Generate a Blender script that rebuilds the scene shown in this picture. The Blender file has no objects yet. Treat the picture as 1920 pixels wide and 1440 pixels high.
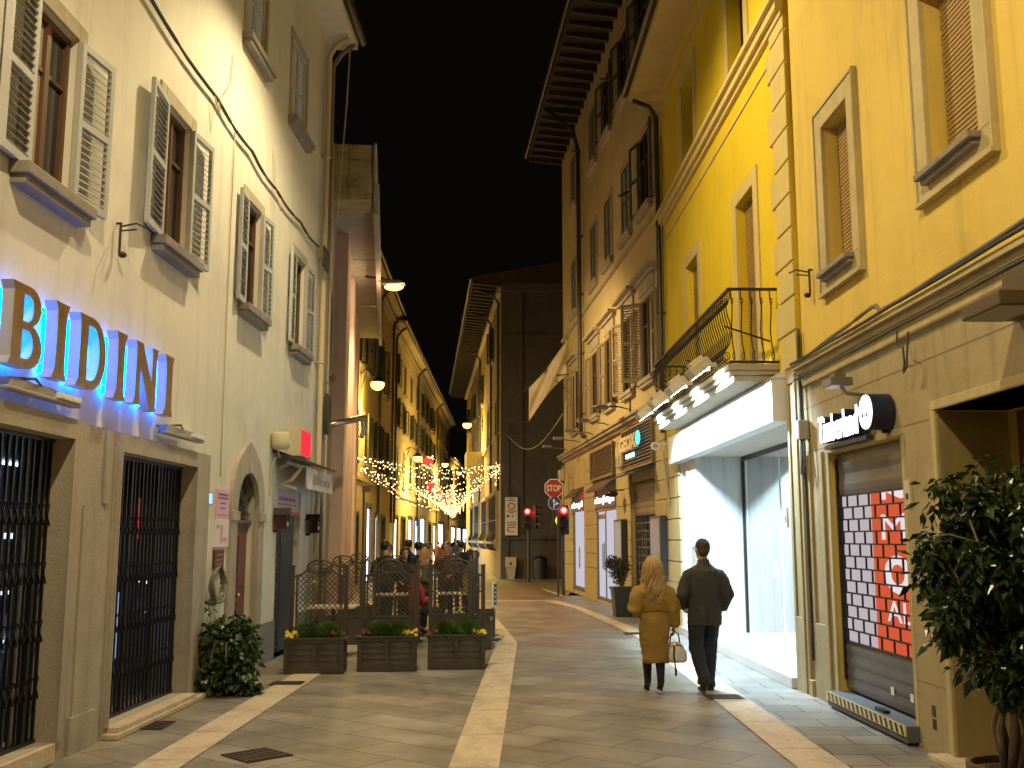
# Narrow Italian shopping street at night.
import bpy, bmesh, math, random
from mathutils import Vector, Matrix, Euler
random.seed(11)
SC = bpy.context.scene
COL = SC.collection
R = math.radians
PI = math.pi

# ------------------------------------------------------------------ helpers
class MB:
    """collects shapes and links them as one mesh; sy mirrors the local y axis"""
    def __init__(s, sy=1):
        s.v = []; s.f = []; s.sy = sy
    def add(s, verts, faces):
        o = len(s.v)
        s.v.extend([tuple(p) for p in verts])
        s.f.extend([tuple(i + o for i in f) for f in faces])
        return s
    def box(s, x0, x1, y0, y1, z0, z1):
        return s.add([(x0,y0,z0),(x1,y0,z0),(x1,y1,z0),(x0,y1,z0),(x0,y0,z1),(x1,y0,z1),(x1,y1,z1),(x0,y1,z1)],
                     [(0,3,2,1),(4,5,6,7),(0,1,5,4),(1,2,6,5),(2,3,7,6),(3,0,4,7)])
    def obox(s, c, a, b, d, la, lb, ld):
        c = Vector(c); a = Vector(a).normalized()*la/2; b = Vector(b).normalized()*lb/2; d = Vector(d).normalized()*ld/2
        vs = [c-a-b-d, c+a-b-d, c+a+b-d, c-a+b-d, c-a-b+d, c+a-b+d, c+a+b+d, c-a+b+d]
        return s.add(vs, [(0,3,2,1),(4,5,6,7),(0,1,5,4),(1,2,6,5),(2,3,7,6),(3,0,4,7)])
    def quad(s, a, b, c, d):
        return s.add([a,b,c,d], [(0,1,2,3)])
    def bar(s, p, q, w, h=None):
        p = Vector(p); q = Vector(q); d = q-p
        up = Vector((0,0,1)) if abs(d.normalized().z) < .95 else Vector((1,0,0))
        a = d.cross(up).normalized(); b = a.cross(d).normalized()
        return s.obox((p+q)/2, d, a, b, d.length, w, h or w)
    def prism(s, poly, fn, a0, a1):
        """poly: list of 2d points; fn(p, a) -> 3d point"""
        n = len(poly)
        vs = [fn(p, a0) for p in poly] + [fn(p, a1) for p in poly]
        fs = [tuple(range(n))[::-1], tuple(range(n, 2*n))]
        fs += [(i, (i+1) % n, n+(i+1) % n, n+i) for i in range(n)]
        return s.add(vs, fs)
    def loft(s, pts, rad, n=10, caps=True, side=(1,0,0)):
        """tube through pts; rad item is r or (r_side, r_other)"""
        pts = [Vector(p) for p in pts]; rings = []
        side = Vector(side)
        for i, p in enumerate(pts):
            t = (pts[min(i+1, len(pts)-1)] - pts[max(i-1, 0)])
            t = t.normalized() if t.length > 1e-9 else Vector((0,0,1))
            a = side - t*side.dot(t)
            if a.length < .05:
                q = Vector((0,1,0)); a = q - t*q.dot(t)
            a.normalize(); b = t.cross(a)
            r = rad[i] if isinstance(rad, (list, tuple)) else rad
            ra, rb = (r if isinstance(r, (list, tuple)) else (r, r))
            rings.append([p + a*ra*math.cos(2*PI*k/n) + b*rb*math.sin(2*PI*k/n) for k in range(n)])
        vs = [v for g in rings for v in g]; fs = []
        for i in range(len(pts)-1):
            for k in range(n):
                fs.append((i*n+k, i*n+(k+1) % n, (i+1)*n+(k+1) % n, (i+1)*n+k))
        if caps:
            fs.append(tuple(range(n))[::-1]); fs.append(tuple((len(pts)-1)*n+k for k in range(n)))
        return s.add(vs, fs)
    tube = loft
    def ell(s, c, r, nu=14, nv=9, M=None):
        c = Vector(c); vs = [Vector((0,0,1))]; 
        for j in range(1, nv):
            for i in range(nu):
                a = PI*j/nv; b = 2*PI*i/nu
                vs.append(Vector((math.sin(a)*math.cos(b), math.sin(a)*math.sin(b), math.cos(a))))
        vs.append(Vector((0,0,-1))); L = len(vs)-1
        vs = [Vector((v.x*r[0], v.y*r[1], v.z*r[2])) for v in vs]
        if M: vs = [M @ v for v in vs]
        vs = [v + c for v in vs]; fs = []
        for i in range(nu):
            fs.append((0, 1+i, 1+(i+1) % nu)); b = 1+(nv-2)*nu
            fs.append((L, b+(i+1) % nu, b+i))
        for j in range(nv-2):
            for i in range(nu):
                a = 1+j*nu
                fs.append((a+i, a+nu+i, a+nu+(i+1) % nu, a+(i+1) % nu))
        return s.add(vs, fs)
    def lathe(s, prof, n=20, c=(0,0,0), M=None):
        vs = []; fs = []
        for r, z in prof:
            for k in range(n):
                v = Vector((r*math.cos(2*PI*k/n), r*math.sin(2*PI*k/n), z))
                if M: v = M @ v
                vs.append(v + Vector(c))
        for i in range(len(prof)-1):
            for k in range(n):
                fs.append((i*n+k, i*n+(k+1) % n, (i+1)*n+(k+1) % n, (i+1)*n+k))
        fs.append(tuple(range(n))[::-1]); fs.append(tuple((len(prof)-1)*n+k for k in range(n)))
        return s.add(vs, fs)
    def mesh(s, name):
        me = bpy.data.meshes.new(name)
        me.from_pydata([(x, y*s.sy, z) for x, y, z in s.v], [], s.f)
        bm = bmesh.new(); bm.from_mesh(me)
        bmesh.ops.recalc_face_normals(bm, faces=bm.faces)
        bm.to_mesh(me); bm.free()
        return me
    def build(s, name, mat=None, parent=None, loc=None, rz=None, smooth=False, bevel=0):
        me = s.mesh(name)
        if mat: me.materials.append(mat)
        if smooth:
            for p in me.polygons: p.use_smooth = True
        o = bpy.data.objects.new(name, me); COL.objects.link(o)
        if parent: o.parent = parent
        if loc is not None: o.location = loc
        if rz is not None: o.rotation_euler = (0, 0, rz)
        if bevel:
            m = o.modifiers.new('Bevel', 'BEVEL'); m.width = bevel; m.segments = 2; m.limit_method = 'ANGLE'
        return o

def tag(o, label=None, cat=None, group=None, kind=None):
    if label: o['label'] = label
    if cat: o['category'] = cat
    if group: o['group'] = group
    if kind: o['kind'] = kind
    return o
def empty(name, loc, rz=0, label=None, cat=None, group=None):
    o = bpy.data.objects.new(name, None); COL.objects.link(o)
    o.empty_display_size = .1
    o.location = loc; o.rotation_euler = (0, 0, rz)
    return tag(o, label, cat, group)
def copy_tree(o, parent=None):
    c = o.copy(); COL.objects.link(c)
    if parent is not None: c.parent = parent
    for ch in list(o.children): copy_tree(ch, c)
    return c

class Fac:
    """a facade: u runs along it (away from the camera), n outwards to the street, z up"""
    def __init__(s, A, B, side):
        s.A = Vector((A[0], A[1], 0)); d = Vector((B[0]-A[0], B[1]-A[1], 0)); s.L = d.length
        s.t = d.normalized(); s.ang = math.atan2(s.t.y, s.t.x); s.s = side
        s.n = Vector((-s.t.y, s.t.x, 0))*side
    def W(s, u, n=0, z=0):
        return s.A + s.t*u + s.n*n + Vector((0, 0, z))
    def mb(s): return MB(s.s)
    def root(s, name, u, n, z, label=None, cat=None, group=None):
        return empty(name, s.W(u, n, z), s.ang, label, cat, group)

# the facades, in metres
FA = Fac((-3.70, 8.35), (-3.50, 16.5), -1)      # cream building, left
FB = Fac((-3.5, 18.5), (-5.45, 34.8), -1)       # concrete building, left
FC = Fac((-5.6, 35), (-5.9, 50), -1)
FD = Fac((-5.9, 50.05), (-6.0, 97), -1)
FE = Fac((-6.0, 97.05), (-5.2, 146), -1)
F1 = Fac((3.50, 8.9), (3.44, 11.78), 1)         # pale yellow building, right
F2 = Fac((3.40, 12.02), (3.20, 21.2), 1)        # bright yellow building
F3 = Fac((3.2, 21.25), (1.86, 36.6), 1)         # tall building with shuttered windows
F4 = Fac((-.5, 46.3), (-3.4, 80), 1)            # building beyond the crossing
S4 = Fac((9.5, 46.3), (-.5, 46.3), 1)           # its dark side wall; u = 9.5 - x

# ------------------------------------------------------------------ materials
MATS = {}
def mk(name, col, rough=.6, metal=0., var=.0, vs=2., streak=0., bump=0., bs=60., spec=.5, coat=0., dirt=None, trans=0., aniso=(1,1,1)):
    if name in MATS: return MATS[name]
    m = bpy.data.materials.new(name); m.use_nodes = True
    nt = m.node_tree; b = nt.nodes['Principled BSDF']
    L = nt.links.new; N = nt.nodes.new
    b.inputs['Base Color'].default_value = (*col, 1); b.inputs['Roughness'].default_value = rough
    b.inputs['Metallic'].default_value = metal; b.inputs['Specular IOR Level'].default_value = spec
    if coat: b.inputs['Coat Weight'].default_value = coat
    if trans: b.inputs['Transmission Weight'].default_value = trans
    tc = N('ShaderNodeTexCoord')
    def noise(scale, det=5, vec=None, rg=.55):
        n = N('ShaderNodeTexNoise'); n.inputs['Scale'].default_value = scale; n.inputs['Detail'].default_value = det
        n.inputs['Roughness'].default_value = rg
        L(vec or tc.outputs['Object'], n.inputs['Vector']); return n
    cur = None
    def mixc(fac, c2, a=None):
        nonlocal cur
        x = N('ShaderNodeMix'); x.data_type = 'RGBA'
        L(fac, x.inputs[0])
        if cur is None: x.inputs[6].default_value = (*col, 1)
        else: L(cur, x.inputs[6])
        x.inputs[7].default_value = (*c2, 1)
        cur = x.outputs[2]
    def ramp(src, lo, hi, top):
        r = N('ShaderNodeMapRange'); r.inputs['From Min'].default_value = lo; r.inputs['From Max'].default_value = hi
        r.inputs['To Max'].default_value = top; L(src, r.inputs['Value']); return r.outputs['Result']
    if var:
        mp = N('ShaderNodeMapping'); mp.inputs['Scale'].default_value = aniso; L(tc.outputs['Object'], mp.inputs['Vector'])
        n = noise(vs, 6, mp.outputs['Vector'], .62)
        mixc(ramp(n.outputs['Fac'], .45, .75, 1.), tuple(c*(1-var) for c in col))
        n2 = noise(vs*4.7, 4, mp.outputs['Vector'])
        mixc(ramp(n2.outputs['Fac'], .5, .8, .6), tuple(min(1, c*(1+var*.7)) for c in col))
    if streak:
        mp = N('ShaderNodeMapping'); mp.inputs['Scale'].default_value = (5, 5, .35); L(tc.outputs['Object'], mp.inputs['Vector'])
        n = noise(1., 5, mp.outputs['Vector'])
        d = dirt or tuple(c*.45 for c in col)
        mixc(ramp(n.outputs['Fac'], .52, .78, streak), d)
        n3 = noise(.55, 6)
        mixc(ramp(n3.outputs['Fac'], .55, .8, streak*.8), d)
    if cur is not None: L(cur, b.inputs['Base Color'])
    if bump:
        n = noise(bs, 6); bp = N('ShaderNodeBump'); bp.inputs['Strength'].default_value = bump; bp.inputs['Distance'].default_value = .02
        L(n.outputs['Fac'], bp.inputs['Height']); L(bp.outputs['Normal'], b.inputs['Normal'])
    MATS[name] = m
    return m
def emi(name, col, st, sample=False):
    if name in MATS: return MATS[name]
    m = bpy.data.materials.new(name); m.use_nodes = True
    nt = m.node_tree; nt.nodes.clear(); e = nt.nodes.new('ShaderNodeEmission'); o = nt.nodes.new('ShaderNodeOutputMaterial')
    e.inputs['Color'].default_value = (*col, 1); e.inputs['Strength'].default_value = st
    nt.links.new(e.outputs[0], o.inputs[0])
    m.cycles.emission_sampling = 'AUTO' if sample else 'NONE'
    MATS[name] = m
    return m
def glass(name, tint=(.9,.95,.95), alpha=.12, rough=.03):
    """thin window pane: mostly see-through, with a reflection"""
    if name in MATS: return MATS[name]
    m = bpy.data.materials.new(name); m.use_nodes = True
    nt = m.node_tree; nt.nodes.clear(); N = nt.nodes.new; L = nt.links.new
    t = N('ShaderNodeBsdfTransparent'); t.inputs[0].default_value = (*tint, 1)
    g = N('ShaderNodeBsdfGlossy'); g.inputs['Roughness'].default_value = rough
    f = N('ShaderNodeFresnel'); f.inputs['IOR'].default_value = 1.22
    ad = N('ShaderNodeMath'); ad.operation = 'ADD'; ad.inputs[1].default_value = alpha; L(f.outputs[0], ad.inputs[0])
    x = N('ShaderNodeMixShader'); o = N('ShaderNodeOutputMaterial')
    L(ad.outputs[0], x.inputs[0]); L(t.outputs[0], x.inputs[1]); L(g.outputs[0], x.inputs[2]); L(x.outputs[0], o.inputs[0])
    MATS[name] = m
    return m

M_plA = mk('cream_plaster', (.67,.65,.58), .9, var=.13, vs=1.1, streak=.36, bump=.12, bs=35)
M_pl1 = mk('pale_yellow_plaster', (.66,.475,.10), .9, var=.15, vs=1.1, streak=.42, bump=.22, bs=40)
M_pl2 = mk('bright_yellow_plaster', (.74,.53,.012), .9, var=.12, vs=1.0, streak=.30, bump=.15, bs=40)
M_trim2 = mk('yellow_stone_trim', (.60,.47,.17), .85, var=.12, vs=2, streak=.25, bump=.15)
M_pl3 = mk('ochre_plaster', (.56,.45,.22), .9, var=.15, vs=.7, streak=.35, bump=.2, bs=40)
M_plB = mk('weathered_concrete', (.36,.32,.29), .9, var=.3, vs=.8, streak=.55, bump=.4, bs=18, dirt=(.16,.13,.10))
M_pinkB = mk('pink_plaster_pier', (.55,.40,.33), .85, var=.15, vs=1.2, streak=.3, bump=.2)
M_dirtyB = mk('moss_stained_concrete', (.36,.29,.15), .95, var=.6, vs=1.6, streak=.9, bump=.8, bs=9, dirt=(.07,.05,.02), aniso=(1,1,3))
M_plC = mk('golden_plaster', (.60,.46,.20), .9, var=.15, vs=.6, streak=.35, bump=.2)
M_plD = mk('pale_ochre_plaster', (.60,.50,.30), .9, var=.15, vs=.5, streak=.35, bump=.2)
M_pl4 = mk('patchy_golden_plaster', (.52,.40,.16), .9, var=.5, vs=.45, streak=.5, bump=.3, dirt=(.25,.15,.04))
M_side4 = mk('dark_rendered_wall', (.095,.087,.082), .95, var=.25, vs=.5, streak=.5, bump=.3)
M_stone = mk('grey_portal_stone', (.40,.36,.31), .8, var=.2, vs=3, streak=.45, bump=.4, bs=45)
M_trim = mk('plain_stone_trim', (.42,.36,.26), .85, var=.2, vs=3, streak=.35, bump=.3, bs=40)
M_trim1 = mk('ochre_stone_trim', (.48,.39,.19), .85, var=.2, vs=3, streak=.5, bump=.3, bs=40)
M_sill = mk('grey_sill_stone', (.26,.23,.20), .85, var=.3, vs=4, streak=.4, bump=.4)
M_plinth = mk('grey_painted_plinth', (.22,.22,.23), .8, var=.15, vs=2, streak=.3, bump=.2)
M_shut = mk('grey_shutter_paint', (.43,.44,.45), .55, var=.12, vs=6, streak=.25)
M_shutb = mk('beige_shutter_paint', (.30,.24,.155), .6, var=.12, vs=6, streak=.25)
M_shutd = mk('dark_green_shutter_paint', (.06,.065,.05), .6, var=.2, vs=6)
M_reed = mk('reed_blind', (.33,.20,.055), .75, var=.3, vs=9, aniso=(.3,.3,6))
M_wood = mk('dark_brown_wood', (.10,.045,.02), .5, var=.25, vs=4, aniso=(4,4,.5))
M_wood2 = mk('red_brown_door_wood', (.15,.05,.035), .45, var=.25, vs=4, aniso=(4,4,.5))
M_rafter = mk('rafter_wood', (.05,.034,.02), .8, var=.3, vs=5)
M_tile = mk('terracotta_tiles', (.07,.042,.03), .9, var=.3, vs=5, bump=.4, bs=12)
M_gut = mk('gutter_metal', (.10,.085,.07), .45, metal=.7, var=.2, vs=4)
M_pipe = mk('grey_downpipe', (.20,.18,.15), .5, metal=.4, var=.2, vs=4)
M_pipey = mk('cream_downpipe', (.55,.46,.28), .6, var=.1, vs=4)
M_iron = mk('wrought_iron', (.04,.035,.03), .5, metal=.6)
M_gate = mk('black_gate_steel', (.025,.025,.03), .4, metal=.6)
M_glassd = mk('dark_window_glass', (.015,.016,.02), .06, spec=.6)
M_glass = glass('shop_glass_cyan_light', (.55,.90,.97), .05)  # cyan of the shop lighting put into the pane tint
M_glassc = glass('plain_glass', (.97,.98,.98), .03)
M_glassg = glass('grey_shop_glass', (.6,.65,.7), .12)
M_curt = mk('pale_curtain', (.4,.36,.28), .9, var=.15, vs=8, aniso=(8,8,.4))
M_white = mk('white_lacquer', (.78,.80,.80), .4)
M_whitep = mk('white_wall_paint', (.78,.80,.80), .7, var=.04, vs=2)
M_grey = mk('grey_plastic', (.35,.34,.32), .5)
M_beige = mk('beige_plastic', (.55,.48,.34), .5)
M_dgrey = mk('dark_grey_metal', (.06,.06,.065), .45, metal=.5)
M_black = mk('black_plastic', (.015,.015,.016), .4)
M_red = mk('red_plastic', (.55,.03,.03), .4)
M_steel = mk('brushed_steel', (.45,.42,.38), .3, metal=1., var=.15, vs=8)
M_bronze = mk('polished_bronze_face', (.50,.38,.25), .30, metal=1., var=.3, vs=5, bump=.08, bs=9)
M_roll = mk('roller_shutter_metal', (.15,.14,.135), .45, metal=.5, var=.2, vs=3, streak=.3)
M_rollb = mk('brown_roller_shutter', (.23,.16,.09), .5, metal=.3, var=.2, vs=3, streak=.3)
M_trav = mk('travertine', (.60,.50,.37), .5, var=.38, vs=1.6, streak=0, bump=.5, bs=26, aniso=(2.2,1,1))
M_marble = mk('pale_marble', (.50,.49,.47), .35, var=.3, vs=1.5, aniso=(6,6,.25))
M_cable = mk('dark_cable', (.05,.045,.04), .6)
M_cablel = mk('pale_cable', (.45,.40,.30), .6)
M_plant = mk('brown_plastic_planter', (.055,.044,.032), .5, var=.1, vs=5)
M_soil = mk('potting_soil', (.03,.02,.012), .95, bump=.8, bs=40)
M_pot = mk('terracotta_pot', (.14,.08,.045), .8, var=.2, vs=5)
M_paper = mk('white_paper', (.75,.70,.74), .6)
M_pink = mk('pink_paper', (.72,.45,.62), .6)
M_maroon = mk('maroon_plaque', (.10,.025,.022), .35)
M_cloth = mk('ivory_canvas', (.70,.60,.42), .85, var=.06, vs=3)
M_manhole = mk('cast_iron_cover', (.07,.055,.045), .55, metal=.5, bump=.6, bs=30, var=.3, vs=6)

def leafmat(name, c1, c2, rough=.35):
    m = bpy.data.materials.new(name); m.use_nodes = True
    nt = m.node_tree; b = nt.nodes['Principled BSDF']; N = nt.nodes.new; L = nt.links.new
    g = N('ShaderNodeNewGeometry'); r = N('ShaderNodeMix'); r.data_type = 'RGBA'
    L(g.outputs['Random Per Island'], r.inputs[0]); r.inputs[6].default_value = (*c1, 1); r.inputs[7].default_value = (*c2, 1)
    L(r.outputs[2], b.inputs['Base Color']); b.inputs['Roughness'].default_value = rough
    t = N('ShaderNodeBsdfTranslucent'); L(r.outputs[2], t.inputs[0]); x = N('ShaderNodeMixShader'); x.inputs[0].default_value = .2
    o = nt.nodes['Material Output']; L(b.outputs[0], x.inputs[1]); L(t.outputs[0], x.inputs[2]); L(x.outputs[0], o.inputs[0])
    return m
M_ficus = leafmat('ficus_leaves', (.010,.028,.006), (.036,.068,.014), .26)
M_ivy = leafmat('ivy_leaves', (.02,.055,.015), (.07,.12,.03), .35)
M_box = leafmat('shrub_leaves', (.035,.09,.012), (.09,.17,.02), .5)
M_dry = leafmat('dull_shrub_leaves', (.06,.06,.03), (.12,.10,.05), .6)
M_petal = leafmat('yellow_petals', (.8,.55,.01), (.85,.65,.03), .6)
M_petalw = leafmat('dark_red_petals', (.10,.01,.02), (.16,.03,.06), .6)
M_bark = mk('grey_bark', (.20,.15,.10), .9, var=.3, vs=8, bump=.6, bs=40)

def paving(name, rot, bw, bh, c1, c2, mort, rough=.45, bscale=1.):
    m = bpy.data.materials.new(name); m.use_nodes = True
    nt = m.node_tree; b = nt.nodes['Principled BSDF']; N = nt.nodes.new; L = nt.links.new
    tc = N('ShaderNodeTexCoord'); mp = N('ShaderNodeMapping'); mp.inputs['Rotation'].default_value = (0, 0, rot)
    L(tc.outputs['Object'], mp.inputs['Vector'])
    br = N('ShaderNodeTexBrick'); L(mp.outputs[0], br.inputs['Vector'])
    br.inputs['Scale'].default_value = 1; br.inputs['Brick Width'].default_value = bw; br.inputs['Row Height'].default_value = bh
    br.inputs['Mortar Size'].default_value = .009; br.inputs['Mortar Smooth'].default_value = .3
    br.inputs['Color1'].default_value = (*c1, 1); br.inputs['Color2'].default_value = (*c2, 1); br.inputs['Mortar'].default_value = (*mort, 1)
    n = N('ShaderNodeTexNoise'); n.inputs['Scale'].default_value = 1.3; n.inputs['Detail'].default_value = 7; n.inputs['Roughness'].default_value = .65
    L(tc.outputs['Object'], n.inputs['Vector'])
    mr = N('ShaderNodeMapRange'); mr.inputs['From Min'].default_value = .35; mr.inputs['From Max'].default_value = .7
    mr.inputs['To Min'].default_value = .62; mr.inputs['To Max'].default_value = 1.25; L(n.outputs['Fac'], mr.inputs['Value'])
    x = N('ShaderNodeMix'); x.data_type = 'RGBA'; x.blend_type = 'MULTIPLY'; x.inputs[0].default_value = 1
    L(br.outputs['Color'], x.inputs[6]); L(mr.outputs[0], x.inputs[7]); L(x.outputs[2], b.inputs['Base Color'])
    vo = N('ShaderNodeTexVoronoi'); vo.inputs['Scale'].default_value = 2.3; L(tc.outputs['Object'], vo.inputs['Vector'])
    gs = N('ShaderNodeMapRange'); gs.inputs['From Min'].default_value = .035; gs.inputs['From Max'].default_value = .06; gs.inputs['To Min'].default_value = .55; gs.inputs['To Max'].default_value = 1.
    L(vo.outputs['Distance'], gs.inputs['Value'])
    ns = N('ShaderNodeTexNoise'); ns.inputs['Scale'].default_value = .55; ns.inputs['Detail'].default_value = 8; ns.inputs['Roughness'].default_value = .7; L(tc.outputs['Object'], ns.inputs['Vector'])
    st = N('ShaderNodeMapRange'); st.inputs['From Min'].default_value = .52; st.inputs['From Max'].default_value = .72; st.inputs['To Min'].default_value = 1.; st.inputs['To Max'].default_value = .62; L(ns.outputs['Fac'], st.inputs['Value'])
    mm_ = N('ShaderNodeMath'); mm_.operation = 'MULTIPLY'; L(gs.outputs[0], mm_.inputs[0]); L(st.outputs[0], mm_.inputs[1])
    x2 = N('ShaderNodeMix'); x2.data_type = 'RGBA'; x2.blend_type = 'MULTIPLY'; x2.inputs[0].default_value = 1
    L(x.outputs[2], x2.inputs[6]); L(mm_.outputs[0], x2.inputs[7]); L(x2.outputs[2], b.inputs['Base Color'])
    n2 = N('ShaderNodeTexNoise'); n2.inputs['Scale'].default_value = 14; n2.inputs['Detail'].default_value = 6; n2.inputs['Roughness'].default_value = .6
    mp2 = N('ShaderNodeMapping'); mp2.inputs['Scale'].default_value = (1, 2.6, 1); mp2.inputs['Rotation'].default_value = (0, 0, rot*.5)
    L(tc.outputs['Object'], mp2.inputs['Vector']); L(mp2.outputs[0], n2.inputs['Vector'])
    ad = N('ShaderNodeMath'); ad.operation = 'MULTIPLY_ADD'; ad.inputs[1].default_value = -.6; L(br.outputs['Fac'], ad.inputs[0]); L(n2.outputs['Fac'], ad.inputs[2])
    bp = N('ShaderNodeBump'); bp.inputs['Strength'].default_value = .35*bscale; bp.inputs['Distance'].default_value = .012
    L(ad.outputs[0], bp.inputs['Height']); L(bp.outputs[0], b.inputs['Normal'])
    mr2 = N('ShaderNodeMapRange'); mr2.inputs['To Min'].default_value = rough-.14; mr2.inputs['To Max'].default_value = rough+.18
    L(n.outputs['Fac'], mr2.inputs['Value']); L(mr2.outputs[0], b.inputs['Roughness'])
    return m
M_pave = paving('grey_stone_paving', R(38), 1.1, .48, (.235,.212,.180), (.315,.285,.245), (.095,.082,.068), .40)
M_paveR = paving('side_stone_paving', R(1), .62, .42, (.22,.215,.205), (.33,.32,.305), (.06,.055,.05), .42)
M_road = paving('crossing_road_setts', R(-40), .9, .45, (.19,.155,.12), (.24,.20,.155), (.09,.07,.055), .40)

# ------------------------------------------------------------------ text and outlines
def text_polys(body, bold=0.):
    cu = bpy.data.curves.new('t', 'FONT'); cu.body = body; cu.extrude = .5; cu.offset = bold; cu.resolution_u = 3
    o = bpy.data.objects.new('t', cu); COL.objects.link(o)
    bpy.context.view_layer.update()
    me = bpy.data.meshes.new_from_object(o.evaluated_get(bpy.context.evaluated_depsgraph_get()))
    vs = [v.co.copy() for v in me.vertices]; fs = [tuple(p.vertices) for p in me.polygons]
    bpy.data.objects.remove(o); bpy.data.curves.remove(cu); bpy.data.meshes.remove(me)
    return vs, fs
def outline_polys(loops):
    cu = bpy.data.curves.new('t', 'CURVE'); cu.dimensions = '2D'; cu.fill_mode = 'BOTH'; cu.extrude = .5
    for lp in loops:
        sp = cu.splines.new('POLY'); sp.points.add(len(lp)-1); sp.use_cyclic_u = True
        for i, (x, y) in enumerate(lp): sp.points[i].co = (x, y, 0, 1)
    o = bpy.data.objects.new('t', cu); COL.objects.link(o)
    bpy.context.view_layer.update()
    me = bpy.data.meshes.new_from_object(o.evaluated_get(bpy.context.evaluated_depsgraph_get()))
    vs = [v.co.copy() for v in me.vertices]; fs = [tuple(p.vertices) for p in me.polygons]
    bpy.data.objects.remove(o); bpy.data.curves.remove(cu); bpy.data.meshes.remove(me)
    return vs, fs
def put_polys(mb, vf, u0, u1, z0, z1, n0, n1, fn=None):
    """fit a flat lettering shape into u0..u1 (u1<u0 reads towards the camera), z0..z1, n0..n1"""
    vs, fs = vf
    xs = [v.x for v in vs]; ys = [v.y for v in vs]
    ax, bx, ay, by = min(xs), max(xs), min(ys), max(ys)
    out = []
    for v in vs:
        u = u0 + (v.x-ax)/(bx-ax)*(u1-u0); z = z0 + (v.y-ay)/(by-ay)*(z1-z0); n = n0 if v.z < 0 else n1
        out.append(fn(u, n, z) if fn else (u, n, z))
    mb.add(out, fs)
# ------------------------------------------------------------------ architecture helpers
def sheet(mb, u0, u1, z0, z1, ops, n=0., edge=None, body=None):
    """wall face at n with openings (u0,u1,z0,z1,depth[,back]); depth None = plain hole.
    edge: outer rim runs back to this n.  body: building mass runs back to this n"""
    us = sorted({u0, u1} | {min(max(o[i], u0), u1) for o in ops for i in (0, 1)})
    zs = sorted({z0, z1} | {min(max(o[i], z0), z1) for o in ops for i in (2, 3)})
    for i in range(len(us)-1):
        for j in range(len(zs)-1):
            cu = (us[i]+us[i+1])/2; cz = (zs[j]+zs[j+1])/2
            if any(o[0] < cu < o[1] and o[2] < cz < o[3] for o in ops): continue
            mb.quad((us[i],n,zs[j]), (us[i+1],n,zs[j]), (us[i+1],n,zs[j+1]), (us[i],n,zs[j+1]))
    for o in ops:
        a, b, c, d, dep = o[:5]
        if dep is None: continue
        m = -dep
        mb.quad((a,n,c), (a,m,c), (a,m,d), (a,n,d)); mb.quad((b,n,c), (b,n,d), (b,m,d), (b,m,c))
        mb.quad((a,n,d), (a,m,d), (b,m,d), (b,n,d)); mb.quad((a,n,c), (b,n,c), (b,m,c), (a,m,c))
        if len(o) < 6 or o[5]: mb.quad((a,m,c), (b,m,c), (b,m,d), (a,m,d))
    e = body if body is not None else edge
    if e is not None:
        mb.quad((u0,n,z0), (u0,n,z1), (u0,e,z1), (u0,e,z0)); mb.quad((u1,n,z0), (u1,e,z0), (u1,e,z1), (u1,n,z1))
        mb.quad((u0,n,z1), (u1,n,z1), (u1,e,z1), (u0,e,z1)); mb.quad((u0,n,z0), (u0,e,z0), (u1,e,z0), (u1,n,z0))
        if body is not None: mb.quad((u0,e,z0), (u0,e,z1), (u1,e,z1), (u1,e,z0))
    return mb

def leaf_mb(F, uh, d, th, w, z0, z1, n0=.03, slat=.06, off=.03):
    """louvred shutter leaf hinged at uh; d=+1 closes towards larger u; th=0 shut, 180 folded back on the wall"""
    m = F.mb(); c, s_ = math.cos(R(th))*d, math.sin(R(th))
    e1 = Vector((c, s_, 0)); e2 = Vector((-s_, c, 0)); e3 = Vector((0, 0, 1)); P = Vector((uh, n0, 0))
    def b(a0, a1, y0, y1): m.obox(P + e1*(a0+a1)/2 + e3*(y0+y1)/2, e1, e2, e3, a1-a0, .042, y1-y0)
    st = .055
    b(0, st, z0, z1); b(w-st, w, z0, z1); b(st, w-st, z0, z0+.07); b(st, w-st, z1-.06, z1)
    zm = (z0+z1)/2; b(st, w-st, zm-.03, zm+.03)
    for a, bb in ((z0+.07, zm-.03), (zm+.03, z1-.06)):
        k = max(1, int((bb-a)/slat)); h = (bb-a)/k
        for i in range(k):
            zc = a + (i+.5)*h; t = (e2*d*.75 + e3*.66).normalized(); q = e1.cross(t)
            m.obox(P + e1*w/2 + e3*zc, e1, t, q, w-2*st, .05, .008)
    return m

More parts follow.
